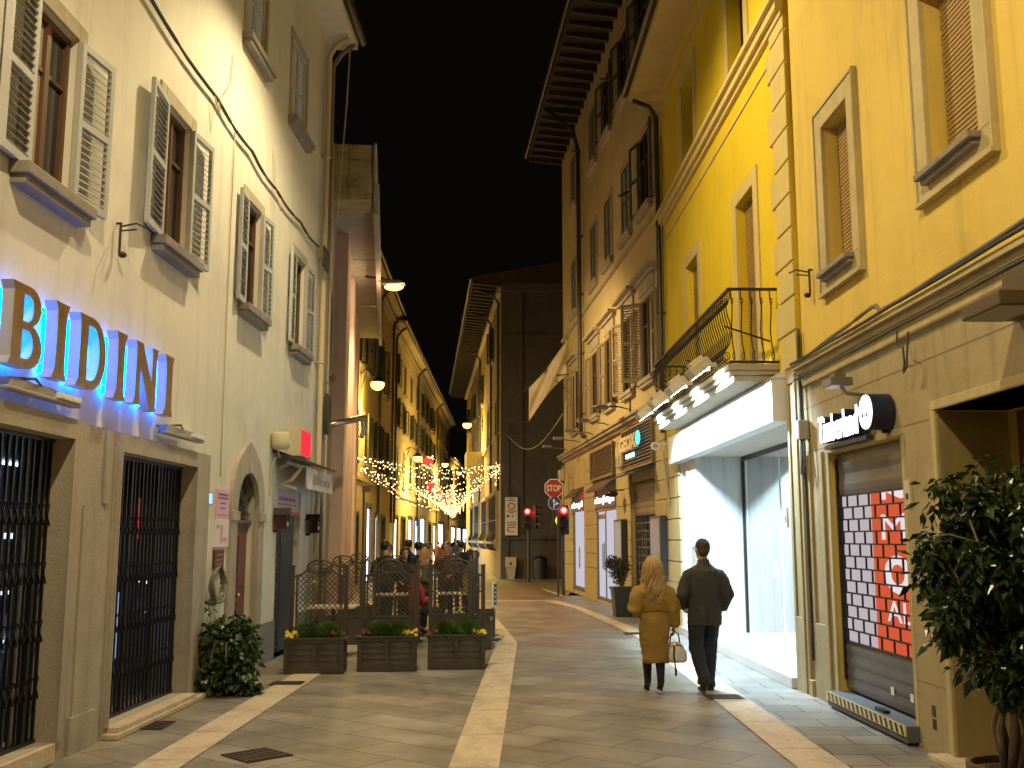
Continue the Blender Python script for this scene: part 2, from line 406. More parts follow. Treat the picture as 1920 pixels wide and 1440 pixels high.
def window(F, root, u0, u1, z0, z1, dep=.2, fmat=None, sur=None, sill=None, leaves=(), blind=None, label=None, curtain=False, cross=True):
    fmat = fmat or M_wood
    m = F.mb(); n = -dep+.03; fw = .055
    for a, b, c, d in ((u0,u0+fw,z0,z1), (u1-fw,u1,z0,z1), (u0+fw,u1-fw,z0,z0+fw), (u0+fw,u1-fw,z1-fw,z1)):
        m.box(a, b, n, n+.06, c, d)
    um = (u0+u1)/2
    if cross:
        m.box(um-.035, um+.035, n+.002, n+.062, z0+fw, z1-fw)
        m.box(u0+fw, um-.035, n+.004, n+.05, z0+(z1-z0)*.66, z0+(z1-z0)*.66+.035); m.box(um+.035, u1-fw, n+.004, n+.05, z0+(z1-z0)*.66, z0+(z1-z0)*.66+.035)
    w = m.build('window', fmat, root)
    if label: w['label'] = label
    F.mb().quad((u0+fw*.5,n+.02,z0), (u1-fw*.5,n+.02,z0), (u1-fw*.5,n+.02,z1), (u0+fw*.5,n+.02,z1)).build('pane', M_glassd, w)
    if curtain:
        c = F.mb().box(u0+.1, u0+.1+(u1-u0)*.36, n+.021, n+.024, z0+.06, z1-.06); c.build('curtain', M_curt, w)
    if sur:
        sw, pr, smat = sur[:3]; s = F.mb()
        s.box(u0-sw, u0, -.01, pr, z0, z1+sw); s.box(u1, u1+sw, -.01, pr, z0, z1+sw); s.box(u0, u1, -.01, pr, z1, z1+sw)
        if len(sur) > 3: s.box(u0-sw, u1+sw, -.01, pr, z0-sw, z0-.0)
        s.build('stone_frame', smat, w, bevel=.008)
    if sill:
        ex, h, pr, smat = sill
        s = F.mb().box(u0-ex, u1+ex, -dep*.5, pr, z0-h*.55, z0+.004)
        s.box(u0-ex+.03, u1+ex-.03, -.01, pr-.035, z0-h, z0-h*.55); s.build('sill', smat, w, bevel=.006)
    for lf in leaves:
        side, th, lw, lm = lf[:4]; nn = lf[4] if len(lf) > 4 else .035
        uh, d = (u0, 1) if side == 'a' else (u1, -1)
        leaf_mb(F, uh, d, th, lw, z0+.01, z1-.01, nn).build('shutter', lm, w)
    if blind:
        bm_, a, b, c, d, nb = blind; s = F.mb(); k = int((d-c)/.042)
        for i in range(k):
            zz = c + (d-c)*(i+.5)/k
            s.box(a, b, nb-.004+.006*(i % 2), nb+.006, zz-(d-c)/k*.36, zz+(d-c)/k*.36)
        s.build('blind', bm_, w)
    return w

def eave(F, root, u0, u1, z, over, back=-6, rise=2.0, mat_s=None, name='roof', rafters=0, thick=.14, gut=True):
    m = F.mb()
    m.box(u0-.1, u1+.1, back, over, z, z+thick)
    r = m.build(name, mat_s or M_plA, root)
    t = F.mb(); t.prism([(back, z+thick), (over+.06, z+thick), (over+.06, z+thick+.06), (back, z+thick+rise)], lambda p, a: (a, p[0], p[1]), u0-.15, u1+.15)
    t.build('roof_tiles', M_tile, r)
    if rafters:
        q = F.mb(); k = int((u1-u0)/rafters)
        for i in range(k+1):
            u = u0 + (u1-u0)*i/k
            q.prism([(0, z-.22), (0, z-.004), (over-.03, z-.004), (over-.03, z-.1)], lambda p, a: (a, p[0], p[1]), u-.07, u+.07)
        q.build('rafters', M_rafter, r)
    if gut:
        g = F.mb(); k = 10
        prof = [(over+.01+.075*(1-math.cos(PI*i/k)), z+thick+.04-.085*math.sin(PI*i/k)) for i in range(k+1)]
        prof += [(p[0]-.0, p[1]+.012) for p in prof[::-1]]
        g.prism(prof, lambda p, a: (a, p[0], p[1]), u0-.15, u1+.15)
        g.build('gutter', M_gut, r, smooth=False)
    return r

def pipe(F, root, u, z0, z1, r=.05, mat=None, n=.09, top=None, name='downpipe', foot=None):
    pts = [(u, n, z0)]
    if foot: pts = [foot] + pts
    pts += [(u, n, z0+(z1-z0)*k/4) for k in range(1, 5)]
    if top: pts += top
    m = F.mb().tube(pts, r, 10)
    k = int((z1-z0)/1.9)
    for i in range(k):
        zz = z0 + .6 + i*1.9
        if zz < z1: m.box(u-r-.015, u+r+.015, 0, n+r+.012, zz, zz+.03)
    return m.build(name, mat or M_pipe, root, smooth=True)

def roller(F, u0, u1, z0, z1, n, pitch=.1, amp=.018):
    m = F.mb(); k = int((z1-z0)/pitch); h = (z1-z0)/k; prof = []
    for i in range(k):
        for j in range(4):
            prof.append((n + amp*math.sin(PI*(j+.3)/4), z0+h*(i+j/4)))
    prof.append((n, z1))
    for i in range(len(prof)-1):
        (a, za), (b, zb) = prof[i], prof[i+1]
        m.quad((u0,a,za), (u1,a,za), (u1,b,zb), (u0,b,zb))
    return m

def grille(F, u0, u1, z0, z1, n, cw, ch, t=.012, brick=True):
    """see-through roller grille of bars"""
    m = F.mb(); k = max(1, round((z1-z0)/ch)); h = (z1-z0)/k
    for i in range(k+1):
        m.box(u0, u1, n, n+.02, z0+h*i-t/2, z0+h*i+t/2)
    for i in range(k):
        u = u0 + (cw*.5 if (brick and i % 2) else 0)
        while u <= u1:
            if u > u0 + .01: m.box(u-t/2, u+t/2, n+.002, n+.018, z0+h*i+t/2, z0+h*(i+1)-t/2)
            u += cw
    return m

def room(F, u0, u1, z0, z1, n0, n1):
    """inside of a room behind an opening: open towards n0"""
    m = F.mb()
    m.quad((u0,n1,z0), (u1,n1,z0), (u1,n1,z1), (u0,n1,z1))
    m.quad((u0,n0,z0), (u0,n1,z0), (u0,n1,z1), (u0,n0,z1)); m.quad((u1,n0,z0), (u1,n0,z1), (u1,n1,z1), (u1,n1,z0))
    m.quad((u0,n0,z1), (u0,n1,z1), (u1,n1,z1), (u1,n0,z1)); m.quad((u0,n0,z0), (u1,n0,z0), (u1,n1,z0), (u0,n1,z0))
    return m

# ------------------------------------------------------------------ ground
MB().quad((-60,-30,0), (60,-30,0), (60,220,0), (-60,220,0)).build('street', M_pave)['kind'] = 'structure'
def flat(name, mat, poly, z):
    m = MB(); m.add([(x, y, z) for x, y in poly], [tuple(range(len(poly)))])
    return tag(m.build(name, mat), kind='structure')
flat('side_pavement', M_paveR, [(2.605,-10), (3.6,-10), (3.6,12), (3.34,21.2), (2.6,28.4), (1.95,34.5), (1.36,29.56), (1.8,26.95), (2.605,19.3)], .004)
flat('crossing_road', M_road, [(-7,30.2), (.9,30.2), (1.5,32.5), (12,33.5), (12,45.2), (-.4,45.2), (-7,45.2)], .004)
flat('far_pavement', M_paveR, [(-.4,45.25), (12,45.25), (12,46.3), (-.5,46.3)], .008)
def bandm(name, left, right):
    """strip of pale stone slabs between two polylines, thin joints between slabs"""
    m = MB(); n = len(left); acc = 0
    for i in range(n-1):
        a, b, c, d = Vector(left[i]), Vector(right[i]), Vector(right[i+1]), Vector(left[i+1])
        L = (d-a).length; k = max(1, round(L/1.25))
        for j in range(k):
            t0, t1 = (j+.006)/k, (j+.994)/k
            m.add([(*(a.lerp(d, t0)), .008), (*(b.lerp(c, t0)), .008), (*(b.lerp(c, t1)), .008), (*(a.lerp(d, t1)), .008)], [(0,1,2,3)])
    return tag(m.build(name, M_trav), kind='structure')
bandm('pale_pavement', [(-3.1,-6), (-2.86,13.4), (-2.75,19), (-2.95,29.7)], [(-2.72,-6), (-2.50,13.4), (-2.38,19), (-2.58,29.7)])
bandm('pale_pavement', [(-.62,-4), (-.49,8.29), (-.28,17.4), (-.62,22.4), (-1.6,29.7)], [(-.2,-4), (-.1,8.29), (.09,17.9), (-.30,22.9), (-1.2,29.7)])
bandm('pale_pavement', [(2.2,-6), (2.2,9), (2.24,19.2), (1.55,26.85), (.92,29.55)], [(2.6,-6), (2.6,9), (2.6,19.3), (1.8,26.95), (1.35,29.55)])
bandm('pale_pavement', [(-2.6,29.72), (1.3,29.72)], [(-2.6,30.1), (1.3,30.1)])
flat('kerb_strip', M_trav, [(1.0,36.9), (1.14,36.8), (1.62,32.2), (1.48,32.2)], .010)
flat('kerb_strip', M_trav, [(-.55,45.1), (4,45.1), (4,45.25), (-.55,45.25)], .010)
def cover(name, label, cx, cy, w, l, rz, group=None):
    m = MB()
    m.box(-w/2, w/2, -l/2, l/2, .002, .011)
    for i in range(5):
        m.box(-w/2+.03, w/2-.03, -l/2+l*(i+.5)/5-.02, -l/2+l*(i+.5)/5+.02, .011, .016)
    return tag(m.build(name, M_manhole, loc=(cx, cy, 0), rz=rz), label, 'manhole cover', group)
cover('manhole_cover', 'rust dark diamond shaped cover between the left and middle pale stone bands', -2.08, 8.75, .42, .42, R(45))
cover('manhole_cover', 'square grey cover in the paving beside the step of the barred shop', -3.42, 10.1, .36, .42, R(1))
cover('drain_grate', 'slotted drain grate set in the pale stone band by the man in the dark jacket', 2.36, 11.85, .4, .32, R(1))
cover('drain_grate', 'slotted drain grate set in the pale stone band in front of the ivy bush', -2.74, 12.95, .4, .3, R(1))
cover('drain_grate', 'drain grate set in the pale band ahead of the yellow coated woman', 2.28, 19.6, .4, .4, R(1))

# ------------------------------------------------------------------ LEFT: cream building
bA = FA.root('cream_building', 0, 0, 0, 'cream plastered building with grey louvred shutters over a barred shop front', 'building')
opsA = [(-2.2,3.78,0,2.72,None), (-.84,-.1,4.52,5.95,.15), (1.93,2.73,4.8,6.32,.15), (4.98,5.72,4.8,6.3,.15), (7.75,8.5,4.78,6.3,.15),
        (4.66,5.62,8.43,9.9,.12), (7.2,8.2,8.35,9.75,.12), (-1.1,-.2,8.4,9.9,.12), (1.6,2.5,8.4,9.9,.12), (4.98,6.08,.02,2.66,.19), (7.2,8.72,0,2.5,.18)]
sheet(FA.mb(), -9, 10.0, 0, 10.95, opsA, 0, body=-7).build('wall', M_plA, bA)
sur = (.14, .02, M_trim); sl = (.2, .16, .16, M_sill)
window(FA, bA, -.84, -.1, 4.52, 5.95, .15, M_wood, (.15,.02,M_trim), (.22,.16,.16,M_sill), [('a',176,.5,M_shut), ('b',173,.52,M_shut)], curtain=True)
window(FA, bA, 1.93, 2.73, 4.8, 6.32, .15, M_wood, (.16,.02,M_trim), sl, [('a',174,.58,M_shut), ('b',175,.55,M_shut)], curtain=True)
window(FA, bA, 4.98, 5.72, 4.8, 6.3, .15, M_wood, sur, sl, [('a',176,.42,M_shut), ('b',175,.45,M_shut)])
window(FA, bA, 7.75, 8.5, 4.78, 6.3, .15, M_wood, sur, sl, [('a',175,.42,M_shut), ('b',174,.45,M_shut)])
for (a, b, c, d) in ((4.66,5.62,8.43,9.9), (7.2,8.2,8.35,9.75), (-1.1,-.2,8.4,9.9), (1.6,2.5,8.4,9.9)):
    w = (b-a)/2-.008
    window(FA, bA, a, b, c, d, .12, M_shut, (.12,.02,M_trim), (.16,.14,.15,M_sill), [('a',0,w,M_shut,-.045), ('b',0,w,M_shut,-.045)])
# stone portal of the shop, with stepped mouldings round both gates
g1 = (-1.5,.1,.16,2.56); g2 = (1.1,3.19,.1,2.54)
pm = sheet(FA.mb(), -2.2, 3.78, 0, 2.72, [(*g1,.34,False), (*g2,.34,False)], .06, edge=-.02)
for (a, b, c, d) in (g1, g2):
    for k, (w, h) in enumerate(((.17,.022), (.11,.016), (.05,.01))):
        n0 = .06 + sum(x[1] for x in ((.17,.022),(.11,.016),(.05,.01))[:k]); 
        pm.box(b, b+w, n0-.004, n0+h, c if k else 0, d+w); pm.box(a, b, n0-.004, n0+h, d+.001, d+w)
        if a > 0: pm.box(a-w*.5, a, n0-.004, n0+h, c if k else 0, d+w*.5)
pm.box(.42, .80, .062, .075, .3, 2.03); pm.box(.36, .86, .062, .09, .0, .3); pm.box(.80, .90, .062, .085, 2.06, 2.712)
pm.build('stone_portal', M_stone, bA)
m = FA.mb(); m.box(-1.5, .1, -.34, .10, .006, .156); m.box(1.02, 3.55, .07, .22, .004, .05); m.box(1.1, 3.19, -.34, .2, .05, .098)
m.build('threshold_step', M_trav, bA, bevel=.006)
def folding_gate(g):
    u0, u1, z0, z1 = g; m = FA.mb(); n = -.10
    k = int((u1-u0)/.098); pitch = (u1-u0)/k
    for i in range(k+1):
        u = u0 + i*pitch; u = min(max(u, u0+.012), u1-.012)
        m.box(u-.011, u+.011, n, n+.022, z0+.02, z1)
        if i % 7 == 0: m.box(min(u, u1-.03)-.02, min(u, u1-.03)+.02, n-.012, n+.03, z0+.02, z1)
    for zc in (z0+.42, z0+.86, z0+1.32, z0+1.78):
        for i in range(k):
            a = u0+i*pitch
            m.bar((a, n+.027, zc-.085), (a+pitch, n+.027, zc+.085), .012, .006); m.bar((a, n+.034, zc+.085), (a+pitch, n+.034, zc-.085), .012, .006)
    m.box(u0, u1, n-.02, n+.04, z1-.03, z1+.02); m.box(u0, u1, n-.015, n+.035, z0, z0+.03)
    return m.build('folding_gate', M_gate, bA)
for g in (g1, g2):
    folding_gate(g); u0, u1, z0, z1 = g
    FA.mb().quad((u0,-.3,z0), (u1,-.3,z0), (u1,-.3,z1), (u0,-.3,z1)).build('shop_window', M_glassg, bA)
room(FA, -3.0, 8.5, .05, 2.75, -.35, -3.6).build('shop_room', mk('dark_shop_interior', (.07,.07,.085), .6), bA)
M_gloss = mk('glossy_display', (.25,.27,.3), .2)
m = FA.mb()
for uu, zz, hh, nn in ((.5,.8,.6,-.75), (1.3,.6,.5,-.9), (3.5,.55,.5,-.8), (4.2,.8,.5,-.9), (5.0,.5,.5,-1.0), (2.2,.5,.4,-.7)):
    m.box(uu, uu+.35, nn-.18, nn+.18, .06, zz); m.lathe([(.0,0), (.06,.01), (.075,.12), (.03,.2), (.035,.24), (0,.24)], 10, (uu+.1, nn, zz+.002)); m.box(uu+.2, uu+.3, nn-.05, nn+.05, zz+.002, zz+hh*.5)
m.build('display_stand', M_gloss, bA)
m = FA.mb()
for i in range(5): m.box(3.25+i*.16, 3.28+i*.16, -.52, -.49, 1.27-.02*i, 1.30-.02*i); m.box(3.3+i*.14, 3.32+i*.14, -.52, -.5, .93, .95)
for i in range(6): m.box(.30+i*.12, .33+i*.12, -.53, -.5, 1.29, 1.32); m.box(.3+i*.16, .32+i*.16, -.6, -.58, .95, .97)
m.box(2.36, 2.56, -.55, -.5, 1.24, 1.30)
m.build('display_lights', emi('shop_spot_white', (.85,.93,1), 4), bA)
m = FA.mb(); m.box(2.35, 3.0, -.60, -.57, .5, 1.18); m.build('lit_screen', emi('shop_blue_screen', (.38,.55,1), 1.3, True), bA)
m = FA.mb(); m.box(.35, 1.0, -.62, -.6, .88, .9); m.box(.9,1.5,-.95,-.9,1.75,1.8); m.build('lit_shelf_edge', emi('shop_shelf_light', (.7,.8,1), 3), bA)
m = FA.mb(); m.box(3.2, 3.24, -.56, -.52, 1.75, 2.2); m.build('red_pilot_light', emi('red_strip_light', (1,.05,.08), 1.5), bA)
m = FA.mb(); m.box(-1, 6, -3.0, -2.9, 2.70, 2.73); m.build('night_light', emi('night_light', (.6,.75,1), 11, True), bA)
# arched doorway
def arch_loop(u0, u1, z0, zs, za, k=14, point=.0):
    um = (u0+u1)/2; hw = (u1-u0)/2; L = [(u0, z0)]
    L += [(um-hw*math.cos(PI*i/k), zs + (za-zs)*math.sin(PI*i/k)**(.92) + point*max(0, 1-abs(i-k/2)/2.2)) for i in range(k+1)]
    L += [(u1, z0)]
    return L
lo = arch_loop(4.74, 6.30, 0, 2.16, 2.95, 16, .1); li = arch_loop(5.02, 6.04, 0, 2.12, 2.62, 16)
m = FA.mb(); N_ = len(lo)
for i in range(N_-1):
    q = [lo[i], lo[i+1], li[i+1], li[i]]
    m.prism(q, lambda p, a: (p[0], a, p[1]), -.02, .05)
m.box(4.72, 5.04, .05, .075, 1.98, 2.10); m.box(6.02, 6.32, .05, .075, 1.98, 2.10); m.box(5.44, 5.62, .05, .07, 2.62, 2.98)
m.build('door_surround', M_stone, bA, bevel=.006)
m = FA.mb(); m.box(4.98, 6.08, -.18, -.13, .03, 1.96)
for a, b in ((5.03,5.5), (5.56,6.03)):
    for c, d in ((.15,.6), (.68,.98), (1.06,1.85)):
        m.box(a, b, -.13, -.118, c, d); m.box(a+.06, b-.06, -.118, -.10, c+.06, d-.06)
dr = m.build('entrance_door', M_wood2, bA, bevel=.004)
FA.mb().ell((5.6,-.08,1.0), (.03,.03,.04)).build('door_knob', mk('brass_knob', (.7,.5,.2), .25, metal=1), dr, smooth=True)
m = FA.mb()
for i in range(9):
    a = R(10+20*i); m.bar((5.53,-.1,2.0), (5.53+.62*math.cos(a), -.1, 2.0+.62*math.sin(a)), .014, .01)
    m.tube([(5.53+.35*math.cos(a)+.07*math.cos(t)*.8, -.09, 2.0+.35*math.sin(a)+.07*math.sin(t)) for t in [k*PI/4 for k in range(9)]], .006, 5, False)
m.box(4.98, 6.08, -.12, -.07, 1.96, 2.0); FA.mb().quad((4.98,-.17,2),(6.08,-.17,2),(6.08,-.17,2.66),(4.98,-.17,2.66)).build('fanlight_pane', M_glassd, bA)
m.build('fanlight_grille', mk('grey_iron_grille', (.16,.15,.13), .5, metal=.5), bA)
# grey door with roller shutter, plinth
m = FA.mb(); 
roller(FA, 7.2, 7.88, .06, 2.1, -.12, .1, .02).build('roller_shutter', M_dgrey, bA)
FA.mb().box(7.9, 8.72, -.14, -.10, .03, 2.12).build('service_door', mk('charcoal_door', (.05,.055,.06), .5, var=.1), bA)
m = FA.mb(); m.box(7.2, 8.72, -.12, -.03, 2.12, 2.5); ps = m.build('shop_panel', mk('pink_sign_panel', (.55,.40,.46), .5), bA)
m = FA.mb(); m.box(7.2, 8.72, -.03, -.022, 2.12, 2.17); m.build('red_strip', mk('red_strip', (.7,.04,.12), .5), ps)
m = FA.mb(); m.box(7.35, 8.5, -.03, -.024, 2.27, 2.285); m.box(7.4, 8.45, -.03, -.024, 2.33, 2.39); m.build('panel_lettering', mk('sign_dark_pink', (.30,.10,.18), .5), ps)
for a_, b_ in ((6.32, 7.18), (8.74, 9.95)): FA.mb().box(a_, b_, -.01, .025, 0, .56).build('plinth', M_plinth, bA)
eave(FA, bA, -9, 10.0, 10.95, .52, -7, 1.8, M_plA)
pipe(FA, bA, 9.55, .4, 10.55, .05, M_pipey, .1, [(9.55,.2,10.75), (9.55,.45,10.9)])
pipe(FA, bA, 9.88, .1, 10.5, .045, M_pipe, .1, [(9.88,.25,10.75), (9.88,.5,10.95)])
# sign with halo lit letters
def cap(h=1., w=.8):
    pass
def serif_i(w=.42):
    p = .07
    return [[(0,0), (w,0), (w-p,.12), (w-p-.01,.5), (w-p,.88), (w,1), (0,1), (p,.88), (p+.01,.5), (p,.12)]]
def arcpts(cx, cy, rx, ry, a0, a1, k=14):
    return [(cx+rx*math.cos(R(a0+(a1-a0)*i/k)), cy+ry*math.sin(R(a0+(a1-a0)*i/k))) for i in range(k+1)]
def let_D():
    o = [(0,0)] + arcpts(.42, .5, .46, .5, -90, 90) + [(0,1), (.06,.9), (.06,.1)]
    i = [(.30,.12)] + arcpts(.42, .5, .24, .38, -90, 90) + [(.30,.88)]
    return [o, i]
def let_B():
    o = [(0,0)] + arcpts(.46, .27, .36, .27, -90, 75) + arcpts(.44, .76, .31, .24, -60, 90) + [(0,1), (.06,.9), (.06,.1)]
    i1 = [(.30,.11)] + arcpts(.42, .285, .16, .175, -90, 90) + [(.30,.46)]
    i2 = [(.30,.56)] + arcpts(.41, .725, .14, .165, -90, 90) + [(.30,.89)]
    return [o, i1, i2]
def let_N():
    return [[(0,0), (.26,0), (.22,.12), (.22,.62), (.66,-.04), (.86,-.04), (.86,.88), (.9,1), (.64,1), (.68,.88), (.68,.40), (.28,1), (0,1), (.06,.88), (.05,.12)]]
sg = FA.root('shop_sign', .8, 0, 3.0, 'bronze raised capital letters with a bright blue glow behind them on the cream wall', 'sign')
M_blue = emi('blue_neon', (.0,.15,1.), 30, True)
M_side = mk('white_letter_side', (.42,.43,.44), .35)
for nm, lp, a, b in (('B', let_B(), -1.19, -.71), ('I', serif_i(), -.53, -.28), ('D', let_D(), -.11, .44), ('I', serif_i(), .64, .89), ('N', let_N(), 1.08, 1.66), ('I', serif_i(), 1.85, 2.12)):
    vf = outline_polys(lp); z1 = .585; z0 = -.03 if nm == 'N' else -.02
    m = FA.mb(); put_polys(m, vf, a-.8, b-.8, z0, z1, .078, .165); l = m.build('letter', M_side, sg)
    m = FA.mb(); put_polys(m, vf, a-.8, b-.8, z0, z1, .165, .172); m.build('letter_face', M_bronze, l)
    m = FA.mb(); c = (a+b)/2-.8; hw = (b-a)/2-.05
    # neon tube and stand-offs behind the letter
    put_polys(m, vf, c-hw, c+hw, z0+.05, z1-.05, .03, .05); m.build('glow_tube', M_blue, l)
    m = FA.mb()
    for uu in (a-.8+.06, b-.8-.06):
        for zz in (.1, .5): FA.mb().tube([(uu,0,zz), (uu,.078,zz)], .006, 6).build('stand_off', M_steel, l)
# ------------------------------------------------------------------ things on the cream building
for k, (u, lab) in enumerate(((-.55,'white floodlight bar under the big B of the blue lit sign'), (2.62,'white floodlight bar under the last letters of the blue lit sign'))):
    t = FA.root('floodlight_bar', u, 0, 2.84, lab, 'floodlight', 'floodlight bars over the shop gates')
    m = FA.mb(); m.box(-.55, .62, .06, .15, -.03, .0); m.box(-.5, .2, .03, .13, .0, .07); m.build('housing', M_grey, t, bevel=.01)
    m = FA.mb(); m.box(.2, .6, .05, .16, .002, .05)
    for i in range(4): m.box(.24+.1*i, .29+.1*i, .16, .165, .01, .04)
    m.build('lamp_head', M_white, t, bevel=.004)
    m = FA.mb(); m.tube([(-.5,.02,.05), (-.2,.16,.09), (.1,.1,.04), (.25,.14,.05)], .012, 6); m.tube([(-.4,0,0), (-.4,.1,-.01)], .015, 6); m.build('cable', M_cable, t)
# flat papers by the door
def plaque(u, z, w, h, mat, lab, name='notice_board', cat='notice', marks=None, mm=None):
    t = FA.root(name, u, 0, z, lab, cat)
    FA.mb().box(-w/2, w/2, .0, .03, -h/2, h/2).build('panel', mat, t)
    m = FA.mb()
    for (a, b, c, d) in marks: m.box(a, b, .03, .032, c, d)
    m.build('printed_marks', mm or mk('ink', (.2,.12,.25), .6), t)
plaque(4.42, 2.17, .5, .36, M_pink, 'pink printed notice, topmost on the wall left of the arched door', marks=[(-.2,.2,.1,.13), (-.2,.2,.06,.085), (-.12,.12,0,.02), (-.1,.1,-.06,-.04), (-.2,.18,-.14,-.13)])
plaque(4.42, 1.82, .56, .34, M_paper, 'white framed map sheet below the pink notice', marks=[(-.22,-.1,.05,.1), (.05,.2,-.1,-.06), (-.05,.02,-.12,.1)], mm=mk('ink_red', (.6,.3,.4), .6))
plaque(4.36, 1.5, .36, .23, M_maroon, 'small dark maroon plaque above the coiled hose', marks=[(-.12,.12,.05,.06), (-.12,.1,-.01,0), (-.1,.1,-.06,-.05)], mm=mk('gilt', (.5,.35,.2), .4))
plaque(3.92, 2.22, .16, .16, M_grey, 'small blue lit sticker on the portal edge beside the pink notice', 'wall_alarm', 'alarm', [(-.06,.06,-.06,.06)], emi('blue_led', (.2,.55,1), 2.0))
t = FA.root('coiled_hose', 4.2, .05, 1.2, 'coil of pale garden hose hanging by the maroon plaque', 'hose')
m = FA.mb()
pts = []
for i in range(0, 4*24+1):
    a = 2*PI*i/24; r = .165+.010*math.sin(i*.9)+.007*(i//24)
    pts.append((.0+r*1.25*math.cos(a), .015*(i//24)+.01*math.sin(i*.9), r*1.15*math.sin(a)))
m.tube(pts, .017, 6); m.build('hose', mk('hose_rubber', (.15,.14,.10), .35), t, smooth=True)
FA.mb().tube([(0,-.05,.2), (0,.06,.2), (0,.07,.23)], .01, 6).build('hook', M_iron, t)
# siren, red box, awning, lanterns
t = FA.root('alarm_siren', 6.72, 0, 3.17, 'round beige alarm siren on the wall above the awning end', 'alarm siren')
FA.mb().lathe([(.0,-.13), (.12,-.12), (.135,-.06), (.135,.09), (.11,.13), (0,.135)], 18, (0,.14,0)).build('body', M_beige, t, smooth=True)
FA.mb().tube([(0,.06,-.02),(0,.28,-.02)], .03, 8).build('lens', M_white, t)
FA.mb().tube([(0,.1,-.13), (.03,.13,-.24), (-.05,.08,-.26), (-.06,.03,-.4), (-.06,.03,-.8)], .014, 6).build('cable', M_cablel, t)
t = FA.root('light_box', 8.0, 0, 3.02, 'beige projecting light box with a red glowing face above the awning', 'light box')
FA.mb().box(-.38, .36, .0, .22, .0, .44).build('casing', M_beige, t, bevel=.01)
FA.mb().box(-.33, .31, .222, .235, .03, .41).build('red_face', emi('red_box_face', (1,.03,.05), 1.3, True), t)
FA.mb().box(.362, .372, .02, .2, .03, .41).build('red_face', MATS['red_box_face'], t)
t = FA.root('awning', 8.3, 0, 2.9, 'folded shop awning with a white lettered valance over the grey door', 'awning')
m = FA.mb(); m.prism([(0,.10), (.42,-.02), (.46,-.0), (.02,.16)], lambda p, a: (a, p[0], p[1]), -1.5, 1.15); m.build('hood', M_dgrey, t)
m = FA.mb(); m.tube([(-1.2,.02,-.12), (-1.2,.2,-.02), (-1.18,.36,-.1), (-1.15,.22,-.28), (-1.15,.05,-.34), (-1.15,.3,-.42)], .035, 8); m.tube([(-1.3,.2,-.02), (.9,.2,-.02)], .04, 10)
m.tube([(1.0,.02,-.12), (1.0,.36,-.1), (1.0,.05,-.34)], .03, 8); m.build('arm', M_beige, t, smooth=True)
m = FA.mb(); k = 24
for i in range(k):
    a = -1.05+2.1*i/k; b = -1.05+2.1*(i+1)/k; f = lambda x: .40+.012*math.sin(x*17)
    for (n0, n1) in ((0,0),):
        m.add([(a,f(a),-.07), (b,f(b),-.07), (b,f(b)+.01,-.40), (a,f(a)+.01,-.40)], [(0,1,2,3)])
        m.add([(a,f(a)-.008,-.07), (b,f(b)-.008,-.07), (b,f(b)+.002,-.40), (a,f(a)+.002,-.40)], [(0,1,2,3)])
m.build('valance', mk('white_canvas', (.66,.60,.60), .8), t)
m = FA.mb(); put_polys(m, text_polys('Infoca'), -.5, .7, -.32, -.16, .425, .432); m.build('lettering', mk('grey_lettering', (.22,.18,.20), .7), t)
def lantern(F, u, z, lab):
    t = F.root('wall_lantern', u, 0, z, lab, 'lantern', 'dark red wall lanterns')
    m = F.mb(); m.box(-.09, .09, .04, .22, -.02, .0); m.prism([(-.11,.2), (.11,.2), (.05,.3), (-.05,.3)], lambda p, a: (p[0], a, p[1]), .02, .24)
    for a in (-.09, .075):
        for b in (.04, .205): m.box(a, a+.015, b, b+.015, 0, .2)
    m.box(-.03, .03, 0, .06, -.06, -.02); m.build('frame', M_iron, t)
    F.mb().box(-.074, .074, .056, .204, .0, .2).build('glass', mk('red_lantern_glass', (.06,.012,.012), .12), t)
    F.mb().box(-.05, .05, .205, .209, .03, .10).build('candle_label', M_white, t)
lantern(FA, 7.02, 1.9, 'dark red wall lantern on the near side of the grey door')
lantern(FA, 9.2, 1.86, 'dark red wall lantern on the far side of the grey door')
# cables and hooks on the wall
def swag(F, name, pts, r, mat, lab, sag=.06, group=None, cat='cable'):
    out = []
    for i in range(len(pts)-1):
        a, b = Vector(pts[i]), Vector(pts[i+1])
        for k in range(6):
            q = a.lerp(b, k/6); q.z -= sag*math.sin(PI*k/6); out.append(q)
    out.append(Vector(pts[-1]))
    o = F.root(name, pts[0][0], 0, 0); c = Vector((pts[0][0], 0, 0))
    m = F.mb().tube([p-c for p in out], r, 6)
    bpy.data.objects.remove(o)
    return tag(m.build(name, mat, loc=F.W(pts[0][0]), rz=F.ang, smooth=True), lab, cat, group)
swag(FA, 'wall_cable', [(-3,.03,7.4), (-1,.03,7.3), (1.3,.05,7.10), (3.45,.05,7.02), (5,.05,6.95), (6.3,.05,6.87), (7.9,.05,6.87), (9.3,.05,6.86)], .022, M_cable, 'thick dark cable sagging along the cream wall above the windows', .05)
swag(FA, 'wall_cable', [(3.35,.05,7.0), (3.45,.12,6.75), (3.5,.05,7.0), (4.0,.03,7.45), (4.1,.02,7.9)], .009, M_cablel, 'thin loose cable loop hanging off the thick cable above the third window', .02)
swag(FA, 'wall_cable', [(4.3,.02,6.95), (4.28,.02,4.5), (4.3,.02,2.5)], .008, M_cablel, 'thin pale vertical wire running down the cream wall by the arched door', .0)
swag(FA, 'wall_cable', [(6.2,.03,7.45), (6.28,.03,6.9), (6.2,.1,6.7), (6.35,.12,6.55), (6.4,.05,6.8)], .009, M_cablel, 'pale wire hook and loop hanging from the thick cable near the fourth window', .0)
t = FA.root('cable_coil', 9.3, .1, 6.8, 'coil of dark cables tied to the downpipe at the corner', 'cable coil')
m = FA.mb()
